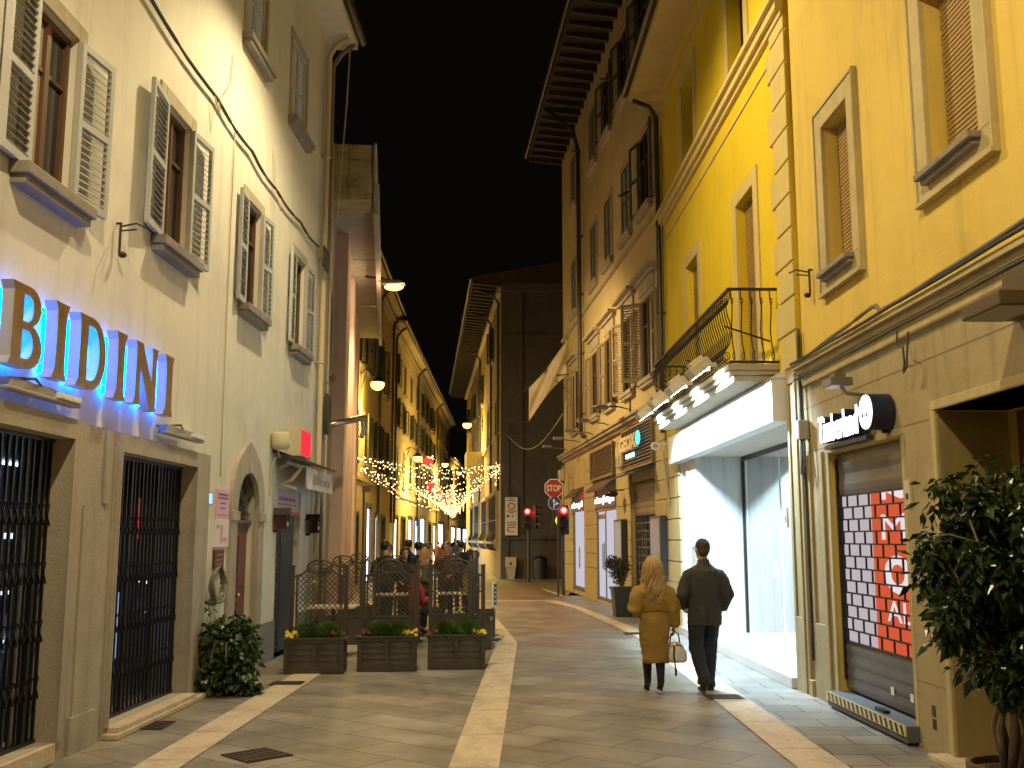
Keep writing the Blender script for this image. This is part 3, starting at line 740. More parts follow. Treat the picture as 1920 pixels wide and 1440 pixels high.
for k in range(4): m.tube([(.03*k+.12*math.cos(a)*.6, .05+.02*k, -.12+.2*math.sin(a)-.03*k) for a in [2*PI*i/14 for i in range(15)]], .012, 6, False)
bpy.data.objects.remove(t); tag(m.build('cable_coil', M_cable, loc=FA.W(9.3, .1, 6.8), rz=FA.ang), 'coil of dark cables tied to the downpipe at the corner', 'cable coil')
t = FA.root('cable_coil', 9.75, .1, 3.95, 'long loop of dark cable hanging low on the corner downpipe', 'cable coil')
m = FA.mb()
for k in range(3): m.tube([(.1*math.cos(a), .06+.03*k, .35*math.sin(a)-.02*k) for a in [2*PI*i/16 for i in range(17)]], .016, 6, False)
bpy.data.objects.remove(t); tag(m.build('cable_coil', M_cable, loc=FA.W(9.75, .1, 3.95), rz=FA.ang), 'long loop of dark cable hanging low on the corner downpipe', 'cable coil')
def wall_hook(F, u, z, lab):
    m = F.mb(); m.tube([(0,.04,.13), (0,.04,-.16)], .012, 6); m.tube([(0,.04,.1), (-.03,.2,.12), (.05,.26,.1)], .009, 6); m.tube([(0,.04,.06), (.03,.18,.08)], .008, 6)
    m.tube([(0,.0,.13),(0,.05,.13)], .012, 6); m.ell((0,.07,-.17), (.04,.04,.03), 8, 6); tag(m.build('iron_hook', M_iron, loc=F.W(u,0,z), rz=F.ang), lab, 'wall hook')
wall_hook(FA, .9, 4.52, 'black iron bracket hook under the first two big shuttered windows above the blue sign')

# ------------------------------------------------------------------ foliage
def leaf_cloud(rng, n, centre, rad, size, surf=.55, droop=0., flat=.45, asp=.55, clumps=None):
    """many small bent leaves spread through an ellipsoid, in clumps"""
    m = MB(); cs = clumps or [Vector((0,0,0))]
    for i in range(n):
        c, cr = rng.choice(cs) if clumps else (Vector((0,0,0)), 1.)
        while True:
            p = Vector((rng.uniform(-1,1), rng.uniform(-1,1), rng.uniform(-1,1)))
            if surf < p.length < 1: break
        if rng.random() < .25: p *= rng.uniform(.2, .9)
        q = c + p*cr
        P = Vector((centre[0]+q.x*rad[0], centre[1]+q.y*rad[1], centre[2]+q.z*rad[2]))
        L = size*rng.choice((.5,.75,.9,1.,1.1,1.4))*rng.uniform(.85, 1.15); w = L*asp*.5
        d = (p + Vector((rng.uniform(-1,1), rng.uniform(-1,1), rng.uniform(-1,.6)-droop))*.9).normalized()
        s_ = d.cross(Vector((rng.uniform(-1,1), rng.uniform(-1,1), rng.uniform(.2,1.2)))).normalized(); up = s_.cross(d)
        b = P + d*L*.45 + up*L*.06; e = P + d*L - Vector((0,0,L*.12))
        m.add([P, b+s_*w - up*L*.05, b, b-s_*w - up*L*.05, e], [(0,1,2), (0,2,3), (1,4,2), (2,4,3)])
    return m
rng = random.Random(5)
# ivy-like bush by the portal
iv = empty('ivy_bush', (-3.24, 12.05, 0), 0, 'bushy green ivy plant trailing to the ground beside the stone portal', 'plant')
cl = [(Vector((0,0,.2)), .8), (Vector((.55,-.05,.35)), .5), (Vector((-.5,0,.35)), .5), (Vector((.35,0,.6)), .45), (Vector((-.3,.1,-.1)), .75), (Vector((.35,-.1,-.25)), .7), (Vector((.2,0,-.6)), .65), (Vector((-.4,-.1,-.6)), .6), (Vector((.7,-.05,-.86)), .32), (Vector((-.2,.1,.5)), .5)]
mm = leaf_cloud(rng, 2600, (.0,0,.42), (.36,.34,.45), .075, .5, .5, clumps=cl, asp=.85)
mm.v = [(x, y, max(z, .012)) for x, y, z in mm.v]
m2 = leaf_cloud(rng, 34, (-.30,.16,.98), (.08,.06,.12), .06, .2, .2, asp=.8); mm.add(m2.v, m2.f)
mm.build('foliage', M_ivy, iv)
m = MB()
for i in range(9):
    a = i*.7; m.tube([(0,0,0), (.05*math.cos(a), .05*math.sin(a), .3), (.2*math.cos(a), .2*math.sin(a), .6), (.26*math.cos(a), .26*math.sin(a), .4)], [.02,.015,.01,.006], 6)
m.tube([(-.1,.05,0), (-.2,.1,.6), (-.28,.12,1.05)], [.02,.012,.005], 6)
m.build('stems', M_bark, iv)
# big potted ficus at lower right
fx = empty('potted_tree', (3.2, 6.85, 0), 0, 'large dark leafy shrub tree in a pot standing by the dark doorway', 'potted tree')
MB().lathe([(.0,.0), (.20,.0), (.25,.27), (.285,.275), (.285,.33), (.255,.33), (.245,.29), (0,.285)], 28).build('pot', M_pot, fx, smooth=False)
MB().lathe([(0,.28), (.24,.285), (.0,.30)], 20).build('soil', M_soil, fx)
m = MB(); trunks = []
for i in range(7):
    a = i*.9+.3; b = .12+.05*(i % 3)
    pts = [(.05*math.cos(a), .05*math.sin(a), .27), (.10*math.cos(a+.5), .10*math.sin(a+.5), .55), (.06*math.cos(a+1.6), .06*math.sin(a+1.6), .85), (.22*math.cos(a+.4), .22*math.sin(a+.4), 1.3), (.40*math.cos(a), .36*math.sin(a), 1.75+.12*(i % 3))]
    m.tube(pts, [.026,.022,.02,.014,.005], 7)
    for q in range(4):
        p = Vector(pts[3]).lerp(Vector(pts[4]), q/4); e = p + Vector((rng.uniform(-.35,.35), rng.uniform(-.3,.3), rng.uniform(-.1,.3))); m.tube([p, p.lerp(e,.5)+Vector((0,0,.04)), e], [.008,.006,.003], 5)
m.build('trunk', M_bark, fx, smooth=True)
cl = []
for i in range(64):
    while True:
        p = Vector((rng.uniform(-1,1), rng.uniform(-1,1), rng.uniform(-1,1)))
        if .15 < p.length < .95 and not (p.x < -.35 and p.z < -.3 and rng.random() < .7): break
    cl.append((p, rng.uniform(.16,.34)))
mm = leaf_cloud(rng, 13000, (.10,0,1.46), (.56,.5,.78), .078, .25, .55, clumps=cl, asp=.56)
for (cx, cz, n_) in ((-.36,2.1,40), (-.42,1.95,26), (-.06,2.2,26), (-.46,1.7,16), (-.42,1.15,30), (-.25,.92,30), (.25,2.26,20)):
    q = leaf_cloud(rng, n_, (cx,-.05,cz), (.16,.12,.09), .085, .1, .4, asp=.45); mm.add(q.v, q.f)
mm.build('foliage', M_ficus, fx)

# ------------------------------------------------------------------ concrete building
bB = FB.root('concrete_building', 0, 0, 0, 'grey weathered building with a heavy projecting concrete roof slab', 'building')
opsB = [(.2,1.5,.05,2.7,.5), (2.6,3.3,5.2,6.9,.15), (6.2,6.9,5.2,6.9,.15), (1.9,3.0,.05,2.7,.3)]
sheet(FB.mb(), -.1, 16.6, 0, 9.6, opsB, 0, body=-7).build('wall', M_plB, bB)
window(FB, bB, 2.6, 3.3, 5.2, 6.9, .15, M_wood, (.1,.02,M_plB), (.1,.12,.12,M_sill))
window(FB, bB, 6.2, 6.9, 5.2, 6.9, .15, M_wood, (.1,.02,M_plB), (.1,.12,.12,M_sill))
m = FB.mb(); m.box(2.15, 16.6, 0, .86, 8.62, 9.4); m.build('soffit_slab', M_plB, bB)
m = FB.mb(); m.box(1.25, 2.147, -.02, .84, 8.45, 9.62); m.box(2.15, 16.6, -.02, .84, 9.402, 9.62); m.build('moss_stained_parapet', M_dirtyB, bB, bevel=.03)
m = FB.mb(); m.box(1.8, 16.5, .862, .98, 8.34, 9.0); m.box(1.2, 16.5, .862, .93, 9.002, 9.64); m.build('fascia', M_plB, bB, bevel=.015)
m = FB.mb()
for u in (6.4, 11.6): m.box(u-.015, u+.015, .01, .86, 8.612, 8.622)
m.build('slab_joint', M_black, bB)
for u0, u1, z0 in ((4.2,6.0,0), (8.2,10.2,0), (12.5,14.4,0)):
    FB.mb().box(u0, u1, -.01, .28, 0, 8.615).build('pier', M_pinkB, bB, bevel=.01)
m = FB.mb(); m.box(.2, 1.5, -.4, -.35, .05, 2.65); m.build('entrance_door', mk('dark_stained_door', (.03,.028,.026), .5), bB)
m = FB.mb(); m.box(1.52, 1.85, .0, .06, .1, 2.45); m.build('wooden_jamb', mk('orange_wood_jamb', (.35,.16,.08), .6, var=.2, vs=5), bB)
m = FB.mb()
for i in range(9):
    w_ = .62 if i % 2 else .5; m.box(-.05, w_*.28, -.01, .05, .12+i*.32, .12+i*.32+.29)
m.build('quoins', M_stone, bB)
pipe(FB, bB, .45, .1, 9.3, .05, M_pipey, .09)
pipe(FB, bB, 7.2, .1, 6, .05, M_steel, .1)
t = FB.root('tube_spotlight', 2.3, .0, 4.05, 'long grey tube spotlight projecting from the concrete wall', 'spotlight')
FB.mb().tube([(-.1,.0,-.05), (.2,.35,.08), (.5,.75,.2)], .07, 12).build('tube', M_steel, t, smooth=True)
FB.mb().box(-.16, .1, -.01, .03, -.35, .1).build('mount_plate', M_dgrey, t)
FB.mb().tube([(.5,.72,.13), (.55,.74,-.05), (.5,.7,-.22)], .05, 8).build('bracket', M_grey, t)
t = FB.root('pavement_lamp', 10.6, .6, 0, 'thin dark pole with a small spotlight head by the pink pier', 'spotlight')
FB.mb().tube([(0,0,0), (0,0,3.1)], .03, 8).build('pole', M_dgrey, t); FB.mb().box(-.08, .08, -.05, .18, 3.05, 3.22).build('lamp_head', M_dgrey, t)
# telephone wire down the corner
m = MB().tube([(-3.05,18.6,14.5), (-3.08,18.6,12), (-3.15,18.62,10), (-3.32,18.66,7), (-3.36,18.66,6.4)], .012, 5)
o = m.build('overhead_wire', M_cablel); tag(o, 'thin pale wire dropping from the roof past the mossy parapet', 'wire')

# ------------------------------------------------------------------ far left street fronts
def front(F, name, label, L, H, mat, rows, us, ww, shops=(), over=.4, pipes=(), seed=1, mat_s=None, shut=None, cornice=True, u00=0, dep=6):
    b = F.root(name, 0, 0, 0, label, 'building'); ops = []; r = random.Random(seed)
    wins = [(u-ww/2, u+ww/2, z0, z1) for (z0, z1) in rows for u in us]
    for w in wins: ops.append((*w, .07))
    for s in shops: ops.append((s[0], s[1], s[2], s[3], .10))
    sheet(F.mb(), u00, L, 0, H, ops, 0, body=-dep).build('wall', mat, b)
    for w in wins:
        lv = ()
        if shut:
            k = r.random(); lw = (w[1]-w[0])/2-.005
            lv = [('a',0,lw,shut,-.005), ('b',0,lw,shut,-.005)] if k < .45 else [('a',r.uniform(150,175),lw,shut), ('b',r.uniform(150,175),lw,shut)]
        window(F, b, *w, .07, M_wood, (.1,.03,M_trim), (.12,.12,.1,M_trim), lv, cross=False)
    for s in shops:
        a, c, d, e, em = s[:5]
        f = F.mb(); f.box(a, a+.07, -.07, -.01, d, e); f.box(c-.07, c, -.07, -.01, d, e); f.box(a+.07, c-.07, -.07, -.01, e-.08, e); f.box(a-.12, a, -.01, .05, d, e+.14); f.box(c, c+.12, -.01, .05, d, e+.14); f.box(a, c, -.01, .05, e, e+.14)
        o = f.build('shop_front', M_dgrey, b)
        F.mb().quad((a,-.05,d), (c,-.05,d), (c,-.05,e), (a,-.05,e)).build('lit_window' if em else 'dark_window', em or M_glassd, o)
    if cornice:
        c = F.mb(); c.box(u00, L, -.01, .10, H-.42, H-.30); c.box(u00, L, -.01, .22, H-.30, H-.12); c.build('cornice', mat_s or M_trim, b)
        F.mb().box(u00, L, -.01, .05, 3.9, 4.02).build('string_course', mat_s or M_trim, b)
    eave(F, b, u00, L, H, over, -dep, 1.6, mat_s or mat)
    for u in pipes: pipe(F, b, u, 2.5, H-.5, .06, M_gut, .1, [(u,.3,H-.2), (u,over,H)])
    return b
W1 = emi('shop_light_white', (1,.97,.9), 5.8, True); W2 = emi('shop_light_warm', (1,.8,.5), 4.3, True); W3 = emi('shop_light_blue', (.25,.5,1), 4.0, True); W4 = emi('shop_light_cyan', (.75,.97,1), 7.2, True)
front(FC, 'golden_building', 'golden plaster building with tall dark windows just past the concrete slab building', 15.0, 12.6, M_plC, [(4.6,6.5), (8.2,10.2)], [2.2,5.0,7.8,10.6,13.2], .95, [(5.6,7.0,.1,3.0,W1), (1.6,3.0,.1,2.6,None), (8.6,9.6,.1,2.7,W1), (11.2,12.6,.1,2.7,None)], .5, (.3,8.9,14.6), 3, shut=M_shutd)
front(FD, 'long_cornice_building', 'long pale ochre building with a straight cornice along the far street', 46.9, 12.3, M_plD, [(4.5,6.4), (7.4,8.8), (9.6,11.1)], [2.5,6.2,9.9,13.6,17.3,21,24.7,28.4,32.1,35.8,39.5,43.2], 1.1,
      [(1.6,3.4,.1,2.8,W2), (5.2,7.2,.1,2.8,None), (9.0,11.2,.1,2.9,W4), (13,15.5,.1,2.9,W3), (17,20.5,.1,3.1,W4), (24,26,.1,2.8,None), (28,31,.1,2.8,W2), (34,40,.1,3.0,W1)], .55, (1.0,13.7,30.5,46), 4, shut=M_shutd)
front(FE, 'far_end_building', 'small far building closing the end of the street beyond the long cornice', 49, 9.2, M_plC, [(4.4,6.0), (6.9,8.3)], [3,8,13,18,23,28,33,38,43,47], 1.2, [(4,9,.1,2.9,W1), (12,18,.1,2.9,W1), (22,30,.1,2.9,W4), (34,44,.1,2.9,W2)], .5, (), 5, shut=M_shutd)
# ------------------------------------------------------------------ RIGHT: pale yellow building
b1 = F1.root('pale_yellow_building', 0, 0, 0, 'pale yellow plastered building with reed blinds in two stone framed windows', 'building')
ops1 = [(1.16,1.97,4.6,6.25,.30), (-1.56,-.66,4.76,6.32,.34), (.27,2.25,.0,2.66,.22), (-2.6,-.46,0,2.8,.75), (-4.6,-3.7,4.76,6.32,.3), (1.16,1.97,8.4,10.0,.3), (-1.56,-.66,8.4,10.0,.3)]
sheet(F1.mb(), -11, 3.08, 0, 11.5, ops1, 0, body=-7).build('wall', M_pl1, b1)
for (a, b, c, d) in ((1.16,1.97,4.6,6.25), (-1.56,-.66,4.76,6.32), (-4.6,-3.7,4.76,6.32), (1.16,1.97,8.4,10.0), (-1.56,-.66,8.4,10.0)):
    w = window(F1, b1, a, b, c, d, .3, M_wood, (.2,.045,M_trim1,1), None, (), (M_reed, a+.02, b-.02, c+.02, d-.02, -.14), cross=False)
    s = F1.mb(); s.box(a-.05, b+.05, -.15, .15, c-.055, c-.002); s.box(a-.02, b+.02, -.01, .105, c-.10, c-.055); s.build('sill', M_sill, w, bevel=.008)
    s = F1.mb()
    s.box(a-.235, a-.2, -.01, .06, c-.2, d+.235); s.box(b+.2, b+.235, -.01, .06, c-.2, d+.235); s.box(a-.2, b+.2, -.01, .06, d+.2, d+.235); s.box(a-.235, b+.235, -.01, .075, c-.235, c-.2)
    s.build('outer_moulding', M_trim1, w)
m = F1.mb(); m.box(-11, 3.08, -.01, .05, 3.50, 3.56); m.box(-11, 3.08, -.01, .035, 3.56, 3.64); m.box(-11, 3.08, -.01, .09, 3.64, 3.70); m.box(-11, 3.08, -.01, .14, 3.70, 3.76)
m.build('string_course', M_trim1, b1, bevel=.006)
M_base1 = mk('ochre_stone_base', (.36,.29,.15), .85, var=.25, vs=1.5, streak=.6, bump=.25, bs=35)
m = sheet(F1.mb(), -11, 3.08, 0, 3.50, [(.20,2.33,0,2.73,None), (-2.68,-.38,0,2.88,None)], .022, edge=0)
m.build('stone_base', M_base1, b1)
m = F1.mb(); m.box(-11, 3.08, .02, .024, 3.235, 3.247); m.box(-.38, .20, .02, .024, 2.73, 2.742); m.box(2.33, 3.08, .02, .024, 2.73, 2.742); m.box(-.38, .2, .02, .024, .55, .56)
m.build('base_joints', mk('dark_joint_mortar', (.22,.17,.09), .9), b1)  # darker strips along the stone joints
m = F1.mb(); m.box(.20, .269, -.2, .03, 0, 2.66); m.box(2.251, 2.33, -.2, .03, 0, 2.66); m.box(.20, 2.33, -.2, .03, 2.661, 2.73)
m.box(-.46, -.38, -.6, .03, 0, 2.8); m.box(-2.68, -.38, -.6, .03, 2.8, 2.88); m.build('door_jambs', M_trim1, b1, bevel=.01)
m = F1.mb(); m.box(2.42, 2.95, .022, .05, 0, .82); m.box(2.42, 2.51, .022, .05, .82, 2.7); m.box(2.86, 2.95, .022, .05, .82, 2.7); m.box(2.98, 3.1, .0, .08, 0, .18); m.build('corner_pilaster', M_base1, b1, bevel=.006)
# shutter with poster
s1 = roller(F1, .272, 2.248, 2.2, 2.65, -.07, .15, .012).build('roller_shutter', M_roll, b1)
roller(F1, .272, 2.248, .2, .69, -.07, .12, .016).build('lower_slats', M_roll, s1)
m = grille(F1, .275, 2.205, .69, 2.2, -.075, .31, .126, .016); m.box(2.206, 2.249, -.09, -.04, .3, 2.6); m.box(.275, 2.205, -.08, -.05, .685, .70); m.box(.275, 2.095, -.08, -.05, 2.19, 2.205); m.build('grille_bars', M_gate, s1)
m = F1.mb()
for u in (.95, .5): m.box(u-.035, u+.035, -.046, -.042, .32, .39)
m.build('white_sticker', M_paper, s1)
po = F1.mb().quad((1.40,-.10,.69), (2.245,-.10,.69), (2.245,-.10,2.2), (1.40,-.10,2.2)).build('backlit_poster', emi('poster_white', (.82,.74,.78), .62, True), b1)
F1.mb().quad((.2,-.10,.69), (1.40,-.10,.69), (1.40,-.10,2.2), (.2,-.10,2.2)).build('orange_panel', emi('poster_orange', (.86,.13,.05), .78, True), po)
m = F1.mb(); put_polys(m, text_polys('N', .03), 1.12, .55, 2.12, 2.35, -.097, -.093); put_polys(m, text_polys('M', .0), 1.14, .58, 1.74, 1.98, -.097, -.093)
put_polys(m, text_polys('O', .05), 1.12, .48, 1.24, 1.60, -.097, -.093); put_polys(m, text_polys('AL'), 1.10, .50, .98, 1.17, -.097, -.093)
m.v = [(x, y, min(z, 2.195)) for x, y, z in m.v]
m.build('poster_lettering', emi('poster_letter', (.95,.88,.92), .85), po)
F1.mb().box(-2.6, -.46, -.72, -.66, .03, 2.78).build('wooden_door', M_wood, b1)
F1.mb().box(-2.55, -.3, -.6, .18, .006, .05).build('threshold_slab', M_trav, b1, bevel=.005)
# hazard edged step
st = F1.root('shop_step', 1.18, .06, 0, 'blue grey entrance step edged with black and yellow hazard stripes', 'step')
F1.mb().box(-.98, 1.1, -.25, .08, .03, .17).build('tread', mk('blue_grey_rubber', (.10,.12,.15), .7, var=.1), st, bevel=.008)
m = F1.mb(); m.box(-.98, 1.1, .08, .092, .085, .172); e = m.build('yellow_edge', mk('hazard_yellow', (.62,.52,.25), .6), st)
m = F1.mb()
for i in range(17):
    u = -.96+i*.12; m.add([(u,.0935,.09), (u+.055,.0935,.09), (u+.095,.0935,.168), (u+.04,.0935,.168)], [(0,1,2,3)])
m.build('black_stripes', M_black, e)
F1.mb().box(-.95, 1.07, -.2, .05, .004, .03).build('base', M_black, st)
F1.mb().box(-.35, -.12, -.03, .03, .172, .2).build('door_wedge', M_black, st)
# lit sign
t = F1.root('lit_shop_sign', 1.75, 0, 2.8, 'white glowing shop name letters with a round tree emblem over the poster shutter', 'sign')
WS = emi('sign_white', (.9,.95,1), 5.5, True); M_navy = mk('navy_sign_return', (.01,.015,.06), .4)
vf = text_polys('Timberland', .012); m = F1.mb(); put_polys(m, vf, .36, -.82, -.05, .23, .06, .16); m.build('letter_returns', M_navy, t)
m = F1.mb(); put_polys(m, vf, .36, -.82, -.05, .23, .161, .17); m.build('letter_faces', WS, t)
cz, cu, rr = .10, -1.26, .168
def disc(mb, cu, cz, ru, rz, n0, n1, k=32):
    mb.prism([(cu+ru*math.cos(2*PI*i/k), cz+rz*math.sin(2*PI*i/k)) for i in range(k)], lambda p, a: (p[0], a, p[1]), n0, n1)
m = F1.mb(); disc(m, cu, cz, rr, rr, .04, .24); dk = m.build('emblem_drum', M_navy, t)
m = F1.mb(); disc(m, cu, cz, rr-.012, rr-.012, .242, .25); m.build('emblem_face', WS, dk)
m = F1.mb(); m.box(cu-.010, cu+.010, .252, .256, cz-.10, cz+.0); m.box(cu+.035, cu+.08, .252, .256, cz-.05, cz-.01); m.box(cu-.08, cu-.035, .252, .256, cz-.05, cz-.01)
m.build('tree_emblem', mk('emblem_blue', (.02,.08,.35), .5), dk)
m = F1.mb(); m.box(-.85, .38, .03, .1, -.11, -.07); m.tube([(.2,0,-.09), (.2,.08,-.09)], .012, 6); m.tube([(-1.25,0,-.08), (-1.25,.1,-.08)], .015, 6); m.build('mounting_rail', M_dgrey, t)
# wall floodlights, cables
t = F1.root('box_floodlight', 1.2, 0, 3.26, 'small bronze box floodlight on the wall above the white lit sign', 'floodlight')
m = F1.mb(); m.box(-.14, .14, .14, .36, -.02, .06); m.box(-.06, .06, .18, .3, .06, .11); m.build('housing', M_pipe, t, bevel=.008)
F1.mb().box(-.12, .12, .16, .34, -.026, -.021).build('lens', M_paper, t)
m = F1.mb(); m.tube([(-.1,0,-.12), (-.1,.2,-.1), (-.1,.25,-.02)], .02, 6); m.build('arm', M_pipe, t)
t = F1.root('box_floodlight', -2.15, 0, 3.36, 'large brown box floodlight at the right above the dark doorway', 'floodlight')
m = F1.mb(); m.box(-.1, .26, .0, .12, -.12, .22); m.box(-.28, .26, .12, .42, -.12, -.02); m.build('housing', mk('brown_lamp_housing', (.09,.06,.03), .5), t, bevel=.01)
F1.mb().box(-.26, .24, .14, .4, -.126, -.121).build('lens', M_trim, t)
swag(F1, 'wall_cable', [(3.05,.08,3.80), (1.9,.08,3.86), (.62,.08,3.92), (.48,.1,3.90), (.2,.16,3.79), (-1,.17,3.80), (-2.6,.17,3.84), (-6,.17,3.9)], .02, M_pipe, 'grey conduit rising then running along the string course of the pale yellow wall', .01)
swag(F1, 'wall_cable', [(3.05,.16,3.775), (1.6,.165,3.775), (0,.165,3.78), (-2,.165,3.79), (-6,.165,3.8)], .016, M_cable, 'dark cable lying on top of the moulded string course', .008)
swag(F1, 'wall_cable', [(3.05,.12,3.59), (1.6,.12,3.585), (0,.12,3.59), (-2,.12,3.6), (-6,.12,3.6)], .014, M_cable, 'dark cable clipped beneath the moulded string course', .008)
swag(F1, 'wall_cable', [(.02,.1,3.56), (.0,.12,3.42), (-.18,.14,3.38), (-.2,.14,3.25), (-.14,.13,3.16), (-.24,.14,3.2), (-.26,.12,3.5)], .009, M_cable, 'loop of loose dark cable dangling under the string course', .0)
swag(F1, 'wall_cable', [(3.03,.06,4.2), (3.02,.07,3.6), (2.98,.07,2.9), (2.97,.06,2.3), (2.97,.06,.4)], .02, M_cable, 'bunch of dark cables running down the joint between the two yellow buildings', 0)
t = F1.root('junction_box', 2.93, .03, 2.88, 'grey junction box with cable loops at the joint of the yellow buildings', 'junction box')
F1.mb().box(-.07, .07, 0, .12, 0, .22).build('box', M_grey, t, bevel=.008)
m = F1.mb(); m.tube([(0,.06,0), (-.02,.08,-.3), (-.06,.08,-.42), (-.12,.08,-.3), (-.1,.07,0)], .012, 6); m.tube([(.03,.06,0), (.04,.07,-.4)], .02, 6); m.build('cable', M_cable, t)
wall_hook(F1, 2.58, 4.67, 'black iron bracket hook on the pale yellow wall beside the joint')
t = F1.root('intercom', .13, .023, 2.15, 'cream intercom plate on the wall right of the poster shutter', 'intercom')
F1.mb().box(-.06, .06, 0, .025, -.11, .11).build('plate', M_beige, t); F1.mb().box(-.02, .02, .026, .032, -.06, -.01).build('button', M_black, t)
m = F1.mb(); m.box(-.14,-.07,.022,.026,.2,.28); m.box(-.14,-.07,.022,.026,.30,.39)
tag(m.build('wall_vent', M_black, loc=F1.W(0,0,0), rz=F1.ang), 'two small dark vent slots low on the pier right of the striped step', 'vent')

# ------------------------------------------------------------------ RIGHT: bright yellow building with lit store
b2 = F2.root('bright_yellow_building', 0, 0, 0, 'bright yellow building with quoins over a brilliantly lit white shop', 'building')
ops2 = [(1.72,2.72,3.95,6.62,.30), (5.55,6.6,3.95,6.72,.30), (1.9,2.9,8.55,10.3,.28), (5.6,6.65,8.6,10.3,.28), (.48,7.78,.0,3.2,None)]
sheet(F2.mb(), 0, 9.22, 0, 11.2, ops2, 0, body=-7).build('wall', M_pl2, b2)
for (a, b, c, d) in ((1.72,2.72,3.95,6.62), (5.55,6.6,3.95,6.72), (1.9,2.9,8.55,10.3), (5.6,6.65,8.6,10.3)):
    w = window(F2, b2, a, b, c, d, .28, M_wood, (.22,.03,M_trim2), None, (), (M_reed, a+.02, b-.02, c+.05, d-.02, -.12) if c < 5 else None, cross=False)
m = F2.mb(); m.box(0, 9.22, -.01, .06, 8.22, 8.30); m.box(0, 9.22, -.01, .12, 8.30, 8.42); m.box(0, 9.22, -.01, .18, 8.42, 8.50); m.box(0, 9.22, -.01, .02, 7.9, 7.95)
m.box(0, 9.22, -.01, .05, 10.75, 10.9); m.build('string_course', M_trim2, b2)
m = F2.mb(); z = 3.8; k = 0
while z < 8.1:
    m.box(0, .78 if k % 2 else .62, -.01, .035, z, z+.40); z += .425; k += 1
m.build('quoins', M_trim2, b2, bevel=.012)
eave(F2, b2, 0, 9.22, 11.2, .66, -7, 1.8, M_trim2)
pipe(F2, b2, 9.05, 3.9, 10.7, .055, M_gut, .1, [(9.05,.25,10.95), (9.05,.6,11.1)])
swag(F2, 'wall_cable', [(8.85,.05,10.2), (8.8,.06,8.3), (8.85,.06,6), (8.82,.06,4)], .012, M_cable, 'thin dark cable beside the downpipe of the bright yellow building', 0)
m = F2.mb(); m.box(7.78, 9.22, -.01, .04, 0, .9); z = .9
while z < 3.6: m.box(7.78, 9.22, -.01, .035, z+.012, min(z+.40, 3.72)); z += .41
m.build('rusticated_pier', M_trim1, b2, bevel=.006)
# ground floor pier, marble lined lobby, glass
m = F2.mb(); m.box(-.02, .48, -.9, .03, 0, 3.78); m.build('corner_pier', M_base1, b2, bevel=.008)
m = F2.mb(); m.box(.06, .42, .03, .05, .0, .85); m.box(.06, .14, .03, .05, .85, 3.6); m.box(.34, .42, .03, .05, .85, 3.6); m.box(.06, .42, .03, .05, 3.6, 3.7); m.build('pier_mouldings', M_base1, b2, bevel=.006)
F2.mb().box(.48, 7.78, -.93, .10, .006, .13).build('marble_step', mk('white_marble_floor', (.55,.54,.53), .12, var=.05, vs=2), b2, bevel=.005)
m = F2.mb(); m.box(6.4, 6.95, -.9, -.01, .131, 3.199); m.build('marble_wall', M_marble, b2)
m = F2.mb(); m.box(6.95, 7.2, -.3, .0, .131, 3.199); m.box(7.2, 7.75, -.34, -.3, .131, 3.199); m.box(7.75, 7.80, -.4, -.004, .131, 3.199); m.build('white_pier', M_whitep, b2)
m = F2.mb(); m.box(.48, 7.78, -.95, .0, 3.2, 3.26); m.build('lobby_ceiling', mk('beige_soffit', (.50,.44,.38), .7), b2)
fs_ = F2.mb(); fs_.box(.50, 7.9, -.02, .20, 3.17, 3.70); fs_.prism([(.0,3.70), (.22,3.70), (.05,3.80), (0,3.80)], lambda p, a: (a, p[0], p[1]), .48, 7.92)
fas = fs_.build('fascia_panel', M_white, b2)
m = F2.mb()
for (u_, z_, h_) in ((6.3,3.34,.035), (6.3,3.44,.02), (4.9,3.38,.02), (4.1,3.38,.02), (3.3,3.34,.02), (3.3,3.42,.012), (3.3,3.48,.012), (2.45,3.36,.18)): m.box(u_, u_+.03, .201, .214, z_, z_+h_)
m.build('white_lettering', mk('white_lettering', (.55,.55,.55), .4), fas)
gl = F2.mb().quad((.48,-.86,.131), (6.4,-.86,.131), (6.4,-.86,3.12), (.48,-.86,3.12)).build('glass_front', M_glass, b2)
m = F2.mb(); m.box(.48, 6.4, -.885, -.835, 3.12, 3.199); m.box(6.36, 6.4, -.885, -.835, .131, 3.12); m.build('black_frame', M_black, gl)
m = F2.mb(); m.box(4.03, 4.06, -.87, -.85, .14, 3.12); m.box(6.1, 6.14, -.868, -.852, .14, 3.12); m.build('door_edge', M_white, gl)
m = F2.mb(); m.box(4.3, 4.55, -.855, -.85, 1.15, 1.4); m.build('paper_notice', M_paper, gl)
room(F2, -.2, 9.1, .12, 3.25, -.93, -4.6).build('shop_interior', mk('wall_aqua_light', (.60,.76,.80), .7, var=.05), b2)  # aqua cast of the shop lights put into the wall colour
m = F2.mb(); m.box(6.6, 8.9, -4.5, -4.1, .13, 2.4); m.box(8.6, 9.05, -4.0, -1.2, .13, .9)
for i in range(5): m.box(8.7, 9.05, -3.9, -1.3, 1.2+i*.35, 1.23+i*.35)
m.build('shelving', M_white, b2)
m = F2.mb(); rq = random.Random(4)
for i in range(26): a_ = rq.uniform(-3.8,-1.5); k_ = rq.randrange(5); m.box(8.75, 8.95, a_, a_+.16, 1.23+k_*.35, 1.23+k_*.35+rq.uniform(.1,.24))
m.build('shelved_goods', mk('shelved_goods', (.20,.22,.28), .6, var=.6, vs=3), b2)
m = F2.mb(); m.box(.4, 6.8, -2.0, -1.5, 3.235, 3.245); m.build('ceiling_light', emi('shop_ceiling_light', (.62,.95,1), 9, True), b2)
